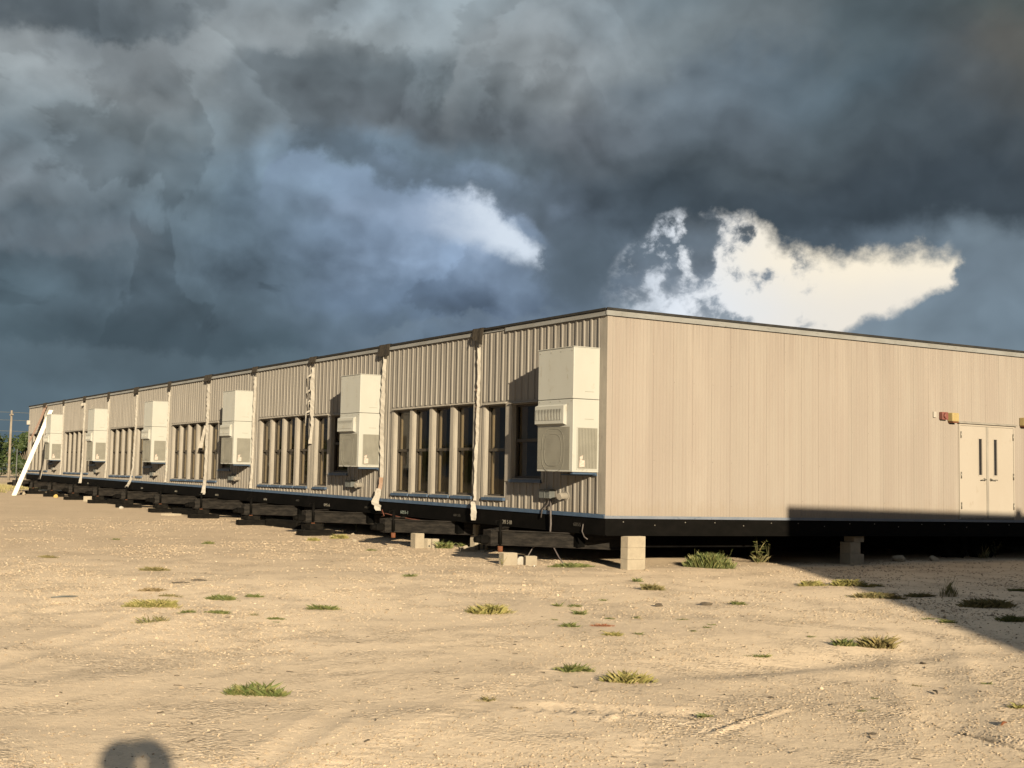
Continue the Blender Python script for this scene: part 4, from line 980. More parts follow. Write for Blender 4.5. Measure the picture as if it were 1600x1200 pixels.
# ------------------------------------------------------------------ weeds: every clump is a thing
def gp(x, y): return float(ground_z(x, y))
TUFTS = [
(-6.88,1.95,0.41,0.08,'o','flat olive weed patch behind the cluster of patches on the left of the yard'),
(-7.72,-1.05,0.33,0.06,'b','dry brown weed patch just above the big yellow green patch on the left'),
(-7.68,-1.72,0.29,0.04,'o','thin olive strip touching the top of the big yellow green patch on the left'),
(-8.18,-2.81,0.62,0.11,'y','biggest yellow green weed patch in the left cluster, trailing to its left'),
(-7.23,-2.27,0.38,0.09,'g','dense green weed patch right of the big yellow green one on the left'),
(-6.77,-2.11,0.21,0.06,'g','small round green weed at the right end of the left cluster'),
(-6.46,-3.55,0.33,0.08,'g','lone half brown green weed patch right of the left cluster'),
(-8.00,-3.47,0.18,0.05,'g','small green weed at the lower right edge of the big yellow green patch'),
(-7.72,-3.63,0.32,0.05,'g','low green weed strip directly below the dense green patch on the left'),
(-7.41,-3.93,0.11,0.05,'s','tiny spiky weed between the low green strip and the next flat weed'),
(-7.32,-4.33,0.20,0.04,'g','flat dark green weed with a speck of green just below it'),
(-7.39,-4.54,0.07,0.02,'g','speck of green right under the flat dark green weed'),
(-8.55,-4.10,0.30,0.10,'s','sparse upright blades fanning out below the big yellow green patch'),
(-7.80,5.01,0.33,0.06,'o','olive weed patch farthest left in the yard'),
(-5.59,9.59,0.16,0.05,'g','tiny weed far back, near the seventh module'),
(-4.24,7.64,0.20,0.09,'g','small green weed far back in front of the fifth module'),
(-8.97,-8.36,0.42,0.11,'g','big green weed patch nearest to the photographer shadow'),
(-4.91,-4.65,0.48,0.14,'y','bushy yellow green clump in the middle of the yard'),
(-3.79,-4.35,0.08,0.07,'g','thin upright sprig left of the small paired green weeds in mid yard'),
(-3.59,-4.42,0.15,0.06,'g','upper of two paired green weeds in mid yard'),
(-3.96,-5.06,0.12,0.07,'g','lower of two paired green weeds in mid yard'),
(-4.50,-5.37,0.06,0.03,'g','speck of green below left of the paired green weeds'),
(-4.76,-6.04,0.18,0.07,'g','green weed left of the russet one in mid yard'),
(-4.36,-6.08,0.24,0.04,'r','flat russet red weed in mid yard'),
(-3.92,-5.59,0.09,0.04,'g','small green weed just above the russet one'),
(-3.56,-5.59,0.09,0.04,'g','small green weed above and right of the russet one'),
(-4.68,-6.72,0.20,0.06,'y','yellow green weed just below the russet one'),
(-4.41,-6.77,0.09,0.04,'g','small green weed right of the yellow green one under the russet weed'),
(-3.21,-5.97,0.11,0.04,'g','green weed alone, right of the russet weed towards the shadow'),
(-3.24,-6.51,0.09,0.03,'g','upper of two tiny weeds touching each other right of mid yard'),
(-3.43,-6.66,0.07,0.03,'g','lower of two tiny weeds touching each other right of mid yard'),
(-3.72,-6.77,0.07,0.03,'g','tiny green weed just left of the two touching ones'),
(-0.74,-1.87,0.13,0.09,'g','bright green weed just behind the olive bush before the corner pier'),
(-1.35,-3.00,0.31,0.13,'o','round olive bush before the corner pier'),
(-2.82,-3.92,0.06,0.04,'g','tiny weed up right of the paired green weeds'),
(-1.48,-4.93,0.19,0.07,'g','bright green weed right of the dark clods'),
(-6.29,-8.40,0.28,0.09,'g','green clump touching the left of the big yellow green foreground clump'),
(-6.22,-9.03,0.36,0.12,'y','big yellow green clump in the foreground right of the centre'),
(-6.57,-10.36,0.08,0.05,'g','bright green tuft alone beside the scraped lines in the foreground'),
(-7.63,-9.28,0.13,0.04,'o','dark olive weed beside the tyre lug marks'),
(-7.57,-9.59,0.10,0.02,'b','flat brown weed beside the tyre lug marks'),
(2.15,-0.08,0.80,0.33,'g','tall green grass clump under the long side wall, right of the corner pier'),
(1.34,-3.36,0.38,0.11,'y','yellow green weed at the sunny edge, left of the wider yellow one'),
(1.85,-3.62,0.60,0.13,'y','wide yellow weed at the sunny edge of the big shadow'),
(2.27,-3.75,0.19,0.06,'y','small yellow weed joined to the right of the wide yellow one'),
(0.97,-4.95,0.73,0.10,'o','long olive weed strip lying across the edge of the big shadow'),
(1.64,-5.08,0.42,0.07,'o','olive weed between the long strip and the tall thin stalks in the shadow'),
(1.99,-5.29,0.25,0.31,'s','tall thin stalks standing inside the big shadow'),
(1.51,-6.29,0.69,0.15,'o','widest dark olive weed well inside the big shadow'),
(0.44,-7.46,0.36,0.10,'g','dark green weed at the right border inside the shadow'),
(3.79,-5.05,0.27,0.07,'g','dark green weed highest at the right border inside the shadow'),
(-0.33,-6.91,0.15,0.04,'g','thin green weed on the shadow edge, left of the bright one'),
(-0.37,-7.22,0.19,0.06,'g','bright green weed on the very edge of the big shadow'),
(-2.96,-8.14,0.24,0.10,'g','green clump at the rim of the sandy hollow'),
(-2.71,-8.33,0.33,0.15,'o','spreading olive bush right of the clump at the sandy hollow'),
(-4.15,-8.28,0.13,0.05,'g','small green weed in the sandy hollow'),
(-4.26,-8.20,0.09,0.02,'g','flat weed just left of the small green one in the sandy hollow'),
(-2.86,-7.58,0.06,0.03,'g','tiny green weed at the sand edge left of the hollow clump'),
(-4.06,-9.97,0.14,0.02,'o','flat olive weed in the gravel at the right foreground'),
(-3.56,-10.25,0.09,0.03,'g','small green weed at the right foreground beside the scratched line'),
(-5.43,-10.68,0.06,0.02,'g','tiny green weed in the right foreground left of the wheel rut'),
(-4.92,-10.32,0.07,0.02,'g','tiny flat weed above the start of the wheel rut'),
(-4.35,-11.12,0.12,0.06,'y','yellow green tuft cut by the right border of the photo'),
(-6.47,-10.59,0.08,0.02,'b','flat brown weed on the long scraped line'),
(-3.69,-0.22,0.17,0.07,'g','bright green weed alone before the second module'),
(-1.72,5.39,0.19,0.06,'g','flat green weed left of the paired concrete blocks'),
(-0.08,5.45,0.28,0.19,'g','tall green weeds beside the paired concrete blocks'),
(0.42,5.55,0.20,0.12,'g','green weeds between the concrete blocks and the seam pier'),
(-0.21,0.68,0.70,0.10,'g','low green grass strip under the hanging cables'),
(-1.64,8.51,0.26,0.11,'y','yellowish weed before the third module hitch'),
(-0.68,9.33,0.38,0.14,'y','yellow orange weeds along the third module hitch'),
(9.98,0.39,0.21,0.32,'s','dark upright stalks under the double doors'),
(4.10,0.77,0.17,0.22,'s','sparse reddish sprigs right of the leafy young plant')]
def tuft(x, y, wd, hgt, kind, label, k):
    r_ = random.Random(1000+k); mb = MB(); z0 = gp(x, y)
    area = wd*max(wd*.55, .05)
    hgt *= .68
    n = int(min(5200, max(80, 6000*area+11000*wd*hgt)))
    if kind == 's': n = int(n*(.07 if hgt > .15 else .22))+12
    flat = hgt < .06
    wd2, dp2 = wd*.5, wd*.5*(.62 if wd > .2 else .8)
    # lobes: the clump is a few crowns grown together
    nl = max(3, int(4+wd*8)); lobes = [((-.72+1.44*q/(nl-1)+r_.uniform(-.12, .12))*wd2, r_.uniform(-.55, .55)*dp2, r_.uniform(.32, .6)) for q in range(nl)]
    for _ in range(n):
        lx, ly, ls = r_.choice(lobes)
        ang0 = r_.uniform(0, 2*math.pi); rad = abs(r_.gauss(0, .5))*ls
        # width axis across the view, depth axis along it
        u = max(-wd2*1.1, min(wd2*1.1, lx+rad*math.cos(ang0)*wd2)); v = ly+rad*math.sin(ang0)*dp2
        bx = u*math.cos(yaw)+v*math.sin(yaw); by = -u*math.sin(yaw)+v*math.cos(yaw)
        edge = min(1, math.hypot(u/wd2, v/max(dp2, .01)))
        hh = hgt*r_.choice((r_.uniform(.2, .8), r_.uniform(.3, 1.0), r_.uniform(.5, 1.3)))*(1.05-.6*edge**2)
        lean = r_.uniform(.1, .65 if hgt > .2 else 1.5 if not flat else 2.6)*hh+.008; la = ang0+r_.gauss(0, .7)
        w = r_.uniform(.0011, .0023); c, s_ = math.cos(la), math.sin(la)
        zb = gp(x+bx, y+by)-z0-.004
        pts = [(0, 0), (lean*.35, hh*.62), (lean, hh)]
        wv = (-s_*w, c*w)
        a = [(bx+p[0]*c, by+p[0]*s_, zb+p[1]) for p in pts]
        mb.poly([(a[0][0]-wv[0], a[0][1]-wv[1], a[0][2]), (a[0][0]+wv[0], a[0][1]+wv[1], a[0][2]), (a[1][0]+wv[0]*.8, a[1][1]+wv[1]*.8, a[1][2]), (a[2][0], a[2][1], a[2][2]), (a[1][0]-wv[0]*.8, a[1][1]-wv[1]*.8, a[1][2])])
    if kind in 'os' or hgt > .11:                         # a few seed stalks
        for _ in range(4 if hgt < .2 else 12):
            u = r_.uniform(-.8, .8)*wd2; v = r_.uniform(-.5, .5)*dp2
            bx = u*math.cos(yaw)+v*math.sin(yaw); by = -u*math.sin(yaw)+v*math.cos(yaw); hh = hgt*r_.uniform(1.0, 1.5)
            lx, ly = r_.uniform(-.3, .3)*hh, r_.uniform(-.3, .3)*hh
            mb.tube([(bx, by, -.004), (bx+lx*.4, by+ly*.4, hh*.6), (bx+lx, by+ly, hh)], [.0014, .0011, .0022], 4)
    o = mb.build('weed_clump', MT[kind], None, (x, y, z0), fix=False)
    tag(o, label, 'weed', 'weed clumps growing in the sandy yard')
for k, t in enumerate(TUFTS): tuft(*t, k)
def leafy(name, label, x, y, hgt, nst, spread, k, m='g', leaf=.035, cat='plant'):
    r_ = random.Random(k); z0 = gp(x, y)
    root = empty(name, (x, y, z0)); tag(root, label, cat)
    st, lf = MB(), MB()
    for s in range(nst):
        if s == 0: tip = (r_.uniform(-.03, .03), r_.uniform(-.03, .03), hgt)
        else:
            w = r_.uniform(0, 6.28); tip = (spread*math.cos(w), spread*math.sin(w), hgt*r_.uniform(.62, .92))
        b0 = (0, 0, -.01) if s == 0 else (0, 0, hgt*r_.uniform(.12, .4))
        mid = tuple((b0[i]*.5+tip[i]*.5) for i in range(2))+(b0[2]*.4+tip[2]*.6-.02,)
        st.tube([b0, mid, tip], [.006, .005, .002], 5)
        for q in range(int(16+hgt*22) if s == 0 else 9):
            t = r_.uniform(.12, 1.02)
            p = [(b0[i]*(1-t)**2+2*mid[i]*t*(1-t)+tip[i]*t*t) for i in range(3)]
            w = r_.uniform(0, 6.28); L_ = leaf*r_.uniform(.6, 1.3); el = r_.uniform(-.5, .6); d = Vector((math.cos(w)*math.cos(el), math.sin(w)*math.cos(el), math.sin(el))); sd_ = Vector((-math.sin(w), math.cos(w), r_.uniform(-.3, .3)))*L_*.36
            P = Vector(p)+d*.012; lf.poly([P, P+d*L_*.5+sd_, P+d*L_, P+d*L_*.5-sd_])
    st.build('stem', MT['s'], root, fix=False); lf.build('leaves', MT[m], root, fix=False)
leafy('young_plant', 'leafy young plant with spreading branches under the long side wall', 3.72, .42, .52, 5, .20, 3, leaf=.075)
leafy('young_plant', 'short leafy sprig right of the spreading young plant', 4.27, .73, .36, 3, .05, 4, leaf=.04)
leafy('young_plant', 'slender leafy plant growing before the third module', .60, 11.3, .62, 3, .08, 5, leaf=.05)
leafy('young_plant', 'thin sprig standing right before the nearest square block', -1.35, 1.05, .22, 4, .09, 6, 'o', .018)
leafy('young_plant', 'dim leafy sprig in the dark below the right hand door', 10.55, .55, .38, 4, .14, 8, leaf=.05)
sd_ = MB(); r_ = random.Random(77)
for _ in range(260):                                     # seedlings too small and many to tell apart
    if r_.random() < .7:
        t = r_.choice(TUFTS); x, y = t[0]+r_.gauss(0, .45), t[1]+r_.gauss(0, .5)
    else:
        q = r_.uniform(5, 22); w = yaw+r_.uniform(-.4, .4); x, y = CAM.x+q*math.sin(w), CAM.y+q*math.cos(w)
    z = gp(x, y); n = r_.randint(4, 11); s_ = r_.uniform(.008, .024)
    for _ in range(n):
        w = r_.uniform(0, 6.28); c, s2 = math.cos(w), math.sin(w); l_ = s_*r_.uniform(.6, 1.6); hh = s_*r_.uniform(.3, 1.0)
        sd_.poly([(x-s2*.002, y+c*.002, z), (x+s2*.002, y-c*.002, z), (x+c*l_, y+s2*l_, z+hh)])
tag(sd_.build('seedlings', MT['o'], None, fix=False), 'tiny weed seedlings sprinkled over the yard', 'weeds', kind='stuff')
lt = MB()
for _ in range(340):
    q = r_.uniform(4.5, 24); w = yaw+r_.uniform(-.45, .45); x, y = CAM.x+q*math.sin(w), CAM.y+q*math.cos(w)
    if x > -.2 and y > .3: continue
    z = gp(x, y); w = r_.uniform(0, 6.28); L_ = r_.uniform(.008, .035); c, s2 = math.cos(w)*L_, math.sin(w)*L_; wd_ = r_.uniform(.12, .4)
    lt.hexa([(x-c, y-s2, z), (x+c, y+s2, z), (x-c-s2*wd_, y-s2+c*wd_, z), (x+c-s2*wd_, y+s2+c*wd_, z), (x-c*.7, y-s2*.7, z+.008), (x+c*.8, y+s2*.8, z+.006), (x-c*.7-s2*wd_, y-s2*.7+c*wd_, z+.007), (x+c*.8-s2*wd_, y+s2*.8+c*wd_, z+.005)])
tag(lt.build('litter', MT['clod'], None), 'dark bits of bark and twigs strewn over the yard', 'litter', kind='stuff')
# ------------------------------------------------------------------ blocks, piers and rubble
def block(name, label, cat, x, y, dx, dy, dz, rz=0, group=None, z=None, cores=False, m='block'):
    mb = MB(); mb.bbox(-dx/2, dx/2, -dy/2, dy/2, 0, dz, .007)
    if cores:
        for s in (-1, 1): mb.box(s*dx*.24-dx*.15, s*dx*.24+dx*.15, -dy*.30, dy*.30, dz-.002, dz+.001, 1)
    o = mb.build(name, [MT[m], MT['slot']], None, (x, y, gp(x, y)-.015 if z is None else z)); o.rotation_euler.z = rz
    return tag(o, label, cat, group)
def pier(label, x0, x1, y0, y1, ztop, courses, cap=None, slit=False):
    zb = gp((x0+x1)/2, (y0+y1)/2)-.02; root = empty('block_pier', ((x0+x1)/2, (y0+y1)/2, zb)); tag(root, label, 'pier', 'concrete block piers carrying the modules')
    dx, dy, hh = x1-x0, y1-y0, ztop-zb; r_ = random.Random(int(x0*100+y0*7)); z = 0
    fr = [1/courses]*courses if cap is None else [(1-cap)/courses]*courses+[cap]
    for k, f in enumerate(fr):
        o_ = r_.uniform(-.006, .006); mb = MB(); h_ = hh*f-.003
        if cap is not None and k == len(fr)-1: mb.bbox(-dx*.22, dx*.5, -dy/2, dy/2, z, z+h_, .005)
        elif cap is not None and k == len(fr)-2: mb.bbox(-dx*.5, dx*.24, -dy/2, dy/2, z, z+h_, .006)
        else: mb.bbox(-dx/2+o_, dx/2+o_, -dy/2, dy/2, z, z+h_, .006)
        if slit:
            for s in (-.18, .2): mb.box(dx*s-.02, dx*s+.02, -dy/2-.001, -dy/2+.004, z+.02, z+h_-.02, 1)
        mb.build('block', [MT['block'], MT['slot']], root); z += hh*f
pier('pale concrete block pier in full sun at the near corner', .35, .715, -.15, .05, -.325, 3)
pier('stepped concrete block pier in the shadow under the long side wall', 5.70, 6.06, .03, .30, -.375, 2, .2)
pier('block pier under the first seam, half in shadow', .33, .62, 4.92, 5.12, -.335, 2, None, True)
BG = 'loose concrete blocks on the ground'
block('concrete_block', 'square pale block in the sun before the nearest hitch', 'block', -.96, 1.50, .26, .20, .225, -.1, BG)
block('concrete_block', 'smaller pale block next to the broken fragments and cable ends', 'block', -.57, 1.40, .20, .16, .165, -.35, BG)
block('concrete_block', 'largest of the blocks before the second module hitch', 'block', -.50, 5.83, .19, .28, .31, -.12, BG)
block('concrete_block', 'middle narrow block with a dark hole before the second module', 'block', -.285, 5.80, .10, .16, .20, .15, BG)
block('concrete_block', 'rounded right hand block before the second module', 'block', -.165, 5.72, .15, .14, .195, -.1, BG)
block('concrete_block', 'grey shaded block lying flat left of the seam pier', 'block', .05, 4.75, .30, .18, .10, -.3, BG)
hole = MB(); hole.tube([(-.285, 5.715, gp(-.285, 5.72)+.04), (-.285, 5.73, gp(-.285, 5.72)+.04)], .022, 8)  # dark disc added to stand in for the shaded hole
ho = hole.build('hole_disc', MT['slot'], None); tag(ho, 'dark disc standing in for the hole at the foot of the narrow middle block', 'pipe')
def shard(name, label, x, y, s, k, m='block', cat='rubble', group=None, fl=1.0):
    bm = bmesh.new(); bmesh.ops.create_icosphere(bm, subdivisions=2, radius=1); r_ = random.Random(k)
    dirs = [(Vector((r_.gauss(0, 1), r_.gauss(0, 1), r_.gauss(0, 1))).normalized(), r_.uniform(.5, .85)) for _ in range(9)]
    for v in bm.verts:
        for d, t in dirs:
            q = v.co.dot(d)
            if q > t: v.co -= d*(q-t)
        v.co = Vector((v.co.x*s[0], v.co.y*s[1], v.co.z*s[2]*fl))
    mb = MB(); mb.add_bm(bm); o = mb.build(name, MT[m], None, (x, y, gp(x, y)+s[2]*.55)); o.rotation_euler.z = r_.uniform(0, 3)
    return tag(o, label, cat, group)
shard('broken_block', 'white broken block shard leaning between the two nearest blocks', -.70, 1.52, (.085, .05, .10), 3, 'white')
shard('broken_block', 'flat white shard beside the left of the nearest blocks', -.78, 1.62, (.07, .05, .035), 4, 'white')
for k, (x, y, s, lb) in enumerate(((-.80, 1.05, .035, 'tiny pale shard at the foot of the square block'), (.35, 5.35, .06, 'pale shard in the weeds beside the paired blocks'), (.30, 4.55, .05, 'white chip before the seam pier'), (-1.25, 5.5, .05, 'pale stone lump left of the paired blocks'), (-.95, 7.9, .05, 'white stone before the third module hitch'), (.2, 10.6, .045, 'white stone at the foot of the slender plant'), (7.1, .1, .14, 'rounded grey stone in the shadow left of the doors'), (7.9, -.05, .12, 'low grey rubble heap in the shadow below the doors'), (5.45, -.25, .05, 'small grey stone left of the stepped pier'))):
    shard('loose_stone', lb, x, y, (s*1.2, s, s*.7), 20+k, cat='stone', group='loose stones lying by the modules')
for k, (x, y, L_, an, lb) in enumerate(((-.72, 1.02, .22, .9, 'pale wooden stake lying by the cable ends'), (-7.12, -.24, .24, -.25, 'dark twig left of another one on the left of the yard'), (-6.81, -.04, .22, -.5, 'dark twig right of another one on the left of the yard'), (-8.87, -1.49, .32, .15, 'thin pale grey strip lying far left in the yard'), (-4.3, -10.35, .16, .9, 'dark stick in the right foreground'), (-5.0, -11.5, .12, .4, 'russet stick near the wheel rut'))):
    r_ = random.Random(k); mb = MB(); mb.tube([(-L_/2, 0, .008), (-L_*.1, r_.uniform(-.02, .02), .014), (L_*.25, r_.uniform(-.02, .02), .010), (L_/2, 0, .006)], [.006, .009, .008, .004], 6)
    o = mb.build('stick', MT['plank'] if k == 0 else MT['galv'] if k == 3 else MT['clod'] if k != 5 else MT['rust'], None, (x, y, gp(x, y)+.004)); o.rotation_euler.z = an
    tag(o, lb, 'stick')
for k, (x, y, s, lb) in enumerate(((-2.55, -4.71, .10, 'left of two dark clods of earth before the corner pier'), (-1.91, -4.86, .11, 'right of two dark clods of earth before the corner pier'), (-5.65, -10.0, .035, 'small dark clod beside the bright green tuft'), (-6.0, -11.3, .035, 'small dark clod low in the right foreground'), (-3.1, -9.2, .05, 'dark flat clod in the gravel right of the hollow'))):
    shard('earth_clod', lb, x, y, (s, s*.6, s*.28), 60+k, 'clod', 'clod', 'dark clods of earth')
# dark timbers and props under the hitches further along
TG = 'black timbers and props under the hitches'
def timber(label, x, y, dx, dy, dz, rz=0, z=None, m='timber'):
    mb = MB(); mb.bbox(-dx/2, dx/2, -dy/2, dy/2, 0, dz, .01); o = mb.build('timber', MT[m], None, (x, y, gp(x, y)-.01 if z is None else z)); o.rotation_euler.z = rz
    return tag(o, label, 'timber', TG)
for i, nm in ((2, 'third'), (3, 'fourth'), (4, 'fifth'), (5, 'sixth'), (6, 'seventh'), (7, 'eighth'), (8, 'ninth'), (9, 'tenth'), (10, 'eleventh')):
    yb = W*i+2.13; zb = gp(-.9, yb)
    timber(f'black timber on the ground under the hitch of the {nm} module', -.75, yb-.1, .85, .34, .14, .1*(i % 3-1))
    timber(f'short upper black timber under the hitch of the {nm} module', -.80, yb, .34, .55, max(.05, SY*W*i-.60-(zb+.13)), 0, zb+.13)
    if i in (3, 5, 7): timber(f'long black beam lying before the {nm} module', -.35, yb-1.3, .22, 1.7, .20, .12)
shard('yellow_strap', 'crumpled yellow strap under the far hitches', -.95, 39.0, (.10, .12, .10), 77, 'yellowbag', 'strap')
block('concrete_slab', 'flat pale slab lying before the sixth module', 'slab', -1.1, 21.2, .50, .35, .07, .3, 'pale slabs lying before the row')
block('concrete_slab', 'pale angled slab propped under the ninth module hitch', 'slab', -.55, 34.2, .45, .4, .22, .5, 'pale slabs lying before the row')
shard('broken_block', 'bright white lump before the seventh module', -1.35, 26.2, (.10, .08, .07), 79, 'white')
shard('broken_block', 'pale lump at the foot of the leaning white board', -1.5, 43.5, (.25, .2, .09), 80)
# ------------------------------------------------------------------ boards leaning at the far end
def board(name, label, p, q, wd, th, m):
    p, q = Vector(p), Vector(q); t = (q-p).normalized(); side = Vector((0.0, 1, 0)); side = (side-t*side.dot(t)).normalized(); side = (side*.55+t.cross(side)*.83).normalized(); nn = t.cross(side)
    mb = MB(); n = 8; r_ = random.Random(3)
    for k in range(n):
        a_, b_ = p+(q-p)*k/n, p+(q-p)*(k+1)/n
        c = [a_-side*wd/2-nn*th/2, a_+side*wd/2-nn*th/2, a_-side*wd/2+nn*th/2, a_+side*wd/2+nn*th/2, b_-side*wd/2-nn*th/2, b_+side*wd/2-nn*th/2, b_-side*wd/2+nn*th/2, b_+side*wd/2+nn*th/2]
        mb.hexa([tuple(v) for v in c])
    return tag(mb.build(name, MT[m], None), label, 'board')
board('leaning_board', 'bright white board leaning on the far end of the row', (-2.15, 41.9, gp(-2.15, 41.9)-.02), (-.08, 45.35, 3.44), .19, .05, 'plank')
# ------------------------------------------------------------------ far left: wood, pole, fence, dry grass
def tree(label, x, y, hgt, rad, k, m='leaf', name='broadleaf_tree'):
    r_ = random.Random(k); z0 = gp(x, y); root = empty(name, (x, y, z0)); tag(root, label, 'tree', 'trees along the far edge of the yard')
    tr = MB(); tr.tube([(0, 0, -.1), (r_.uniform(-.1, .1), 0, hgt*.3), (r_.uniform(-.2, .2), 0, hgt*.6)], [.13, .09, .04], 7)
    for _ in range(5):
        w = r_.uniform(0, 6.28); tr.tube([(0, 0, hgt*r_.uniform(.15, .4)), (rad*.5*math.cos(w), rad*.5*math.sin(w), hgt*r_.uniform(.5, .75))], [.06, .02], 5)
    tr.build('trunk', MT['bark'], root, fix=False)
    cr = MB(); lobes = [(r_.uniform(-.62, .62)*rad, r_.uniform(-.62, .62)*rad, hgt*r_.uniform(.14, .82), rad*r_.uniform(.30, .52)) for _ in range(13)]
    for _ in range(3400):
        lx, ly, lz, lr = r_.choice(lobes); d = Vector((r_.gauss(0, 1), r_.gauss(0, 1), r_.gauss(0, .85))).normalized()
        P = Vector((lx, ly, lz))+d*lr*r_.uniform(.55, 1.1)
        if P.z < .15: continue
        s = r_.uniform(.10, .22); a_ = Vector((r_.gauss(0, 1), r_.gauss(0, 1), r_.gauss(0, 1))).normalized()*s; b_ = a_.cross(d).normalized()*s*.6
        cr.poly([P-a_, P+b_, P+a_, P-b_])
    cr.build('crown', MT[m], root, fix=False)
tr_ = random.Random(12)
k = 0
for x in range(-70, 36, 3):
    lab = 'low bushy dark tree in the wood seen left of the row'
    tree(lab, x+tr_.uniform(-1, 1), 128+tr_.uniform(-3, 5), tr_.uniform(5.2, 6.0), tr_.uniform(2.6, 3.3), 100+k, 'leaf' if k % 3 else 'leafdark'); k += 1
tree('tallest tree, its dark crown rising over the wood at the left border', 10.3, 134, 7.4, 1.3, 300, 'leafdark')
tree('dark bush standing close behind the last module', 12.2, 121, 5.4, 1.6, 301, 'leafdark')
pole = empty('utility_pole', (5.95, 92.7, gp(5.95, 92.7))); tag(pole, 'wooden utility pole with three wires before the wood', 'utility pole')
pm = MB(); pm.tube([(0, 0, -.2), (0, 0, 5.75)], [.11, .075], 10); pm.build('post', MT['wood'], pole)
for z, sg in ((5.6, .35), (4.95, .3), (4.05, .3)):
    wm = MB(); pts = [(-60+6*q, 4-.13*6*q*.2, z-sg+sg*((q-10)/10.0)**2*3) for q in range(0, 23)]
    pts = [(-90+10*q, 0.0, z-.5*(1-((q % 9)-4.5)**2/20.25)*.6) for q in range(0, 19)]
    wm.tube(pts, .018, 5); wm.build('wire', MT['galv'], pole, fix=False)
ins = MB(); ins.box(-.06, .06, -.6, .6, 5.35, 5.45); ins.build('crossarm', MT['wood'], pole)
fn = empty('wire_fence', (0, 66, gp(0, 66))); tag(fn, 'grey wire fence with tall posts crossing the field at the left', 'fence')
for q in range(-14, 8):
    pmh = MB(); x = 1.99+q*2.6; pmh.tube([(x, 0, -.1), (x, 0, 2.25 if q % 4 == 0 else 1.35)], .035, 7); pmh.build('post', MT['galv'], fn)
wm = MB()
for z in (.15, .45, .75, 1.05, 1.3): wm.tube([(-36, 0, z), (20, 0, z)], .006, 4)
for q in range(0, 280): wm.tube([(-36+q*.2, 0, .12), (-36+q*.2, 0, 1.3)], .0035, 3, caps=False)
wm.build('mesh', MT['galv'], fn, fix=False)
dg = MB(); r_ = random.Random(9)
for _ in range(16000):
    if _ % 3: x, y = r_.uniform(-30, 2.5), r_.gauss(56, 3.2)
    else: x, y = r_.uniform(-9, -1.7), r_.uniform(46, 53)
    if y > 64 or (x > -.6 and y < 53): continue
    z = gp(x, y); h_ = r_.uniform(.08, .32); w = r_.uniform(0, 6.28); l_ = r_.uniform(.02, .2)
    dg.poly([(x-.012, y, z), (x+.012, y, z), (x+l_*math.cos(w), y+l_*math.sin(w), z+h_)])
tag(dg.build('dry_grass', MT['straw'], None, fix=False), 'yellow green dry grass strip beyond the end of the row', 'grass', kind='stuff')
# ------------------------------------------------------------------ neighbouring building behind the camera: unseen, shaped to throw the big shadow at the right
tl = math.tan(R(SUN_EL)); k_ = 15.0
P0 = (4.05-math.sin(R(SUN_AZ))*k_, -math.cos(R(SUN_AZ))*k_, .185+tl*k_)
nb_ = empty('neighbouring_building', (P0[0], P0[1], gp(P0[0], P0[1]))); tag(nb_, 'second beige modular building whose shadow falls on the yard and long side wall', 'building')
zz = nb_.location.z; top = P0[2]-zz
m1 = MB(); m1.hexa([(0, -14, 0), (26, -14, 0), (0, 0, 0), (26, 0, 0), (0, -14, top), (26, -14, top-.56), (0, 0, top), (26, 0, top-.56)]); m1.build('main_wall', [MT['endwall'], MT['membrane']], nb_)
ang = R(31); ex, ey = -math.sin(ang)*17, -math.cos(ang)*17
m2 = MB(); m2.prism([(1.12, -.01), (1.12, -14.6), (ex+1.12, ey)], 0, top-.22, 0, 1); m2.build('shadow_wing', [MT['endwall'], MT['membrane']], nb_)  # unseen wing added to slant the shadow's edge on the ground
rv = MB(); rv.tube([(6.5, -.12, top-.2), (6.5, -.12, top-.03)], .09, 10); rv.build('shadow_stub', MT['steel'], nb_)  # unseen stub added for the small peaked shadow by the doors
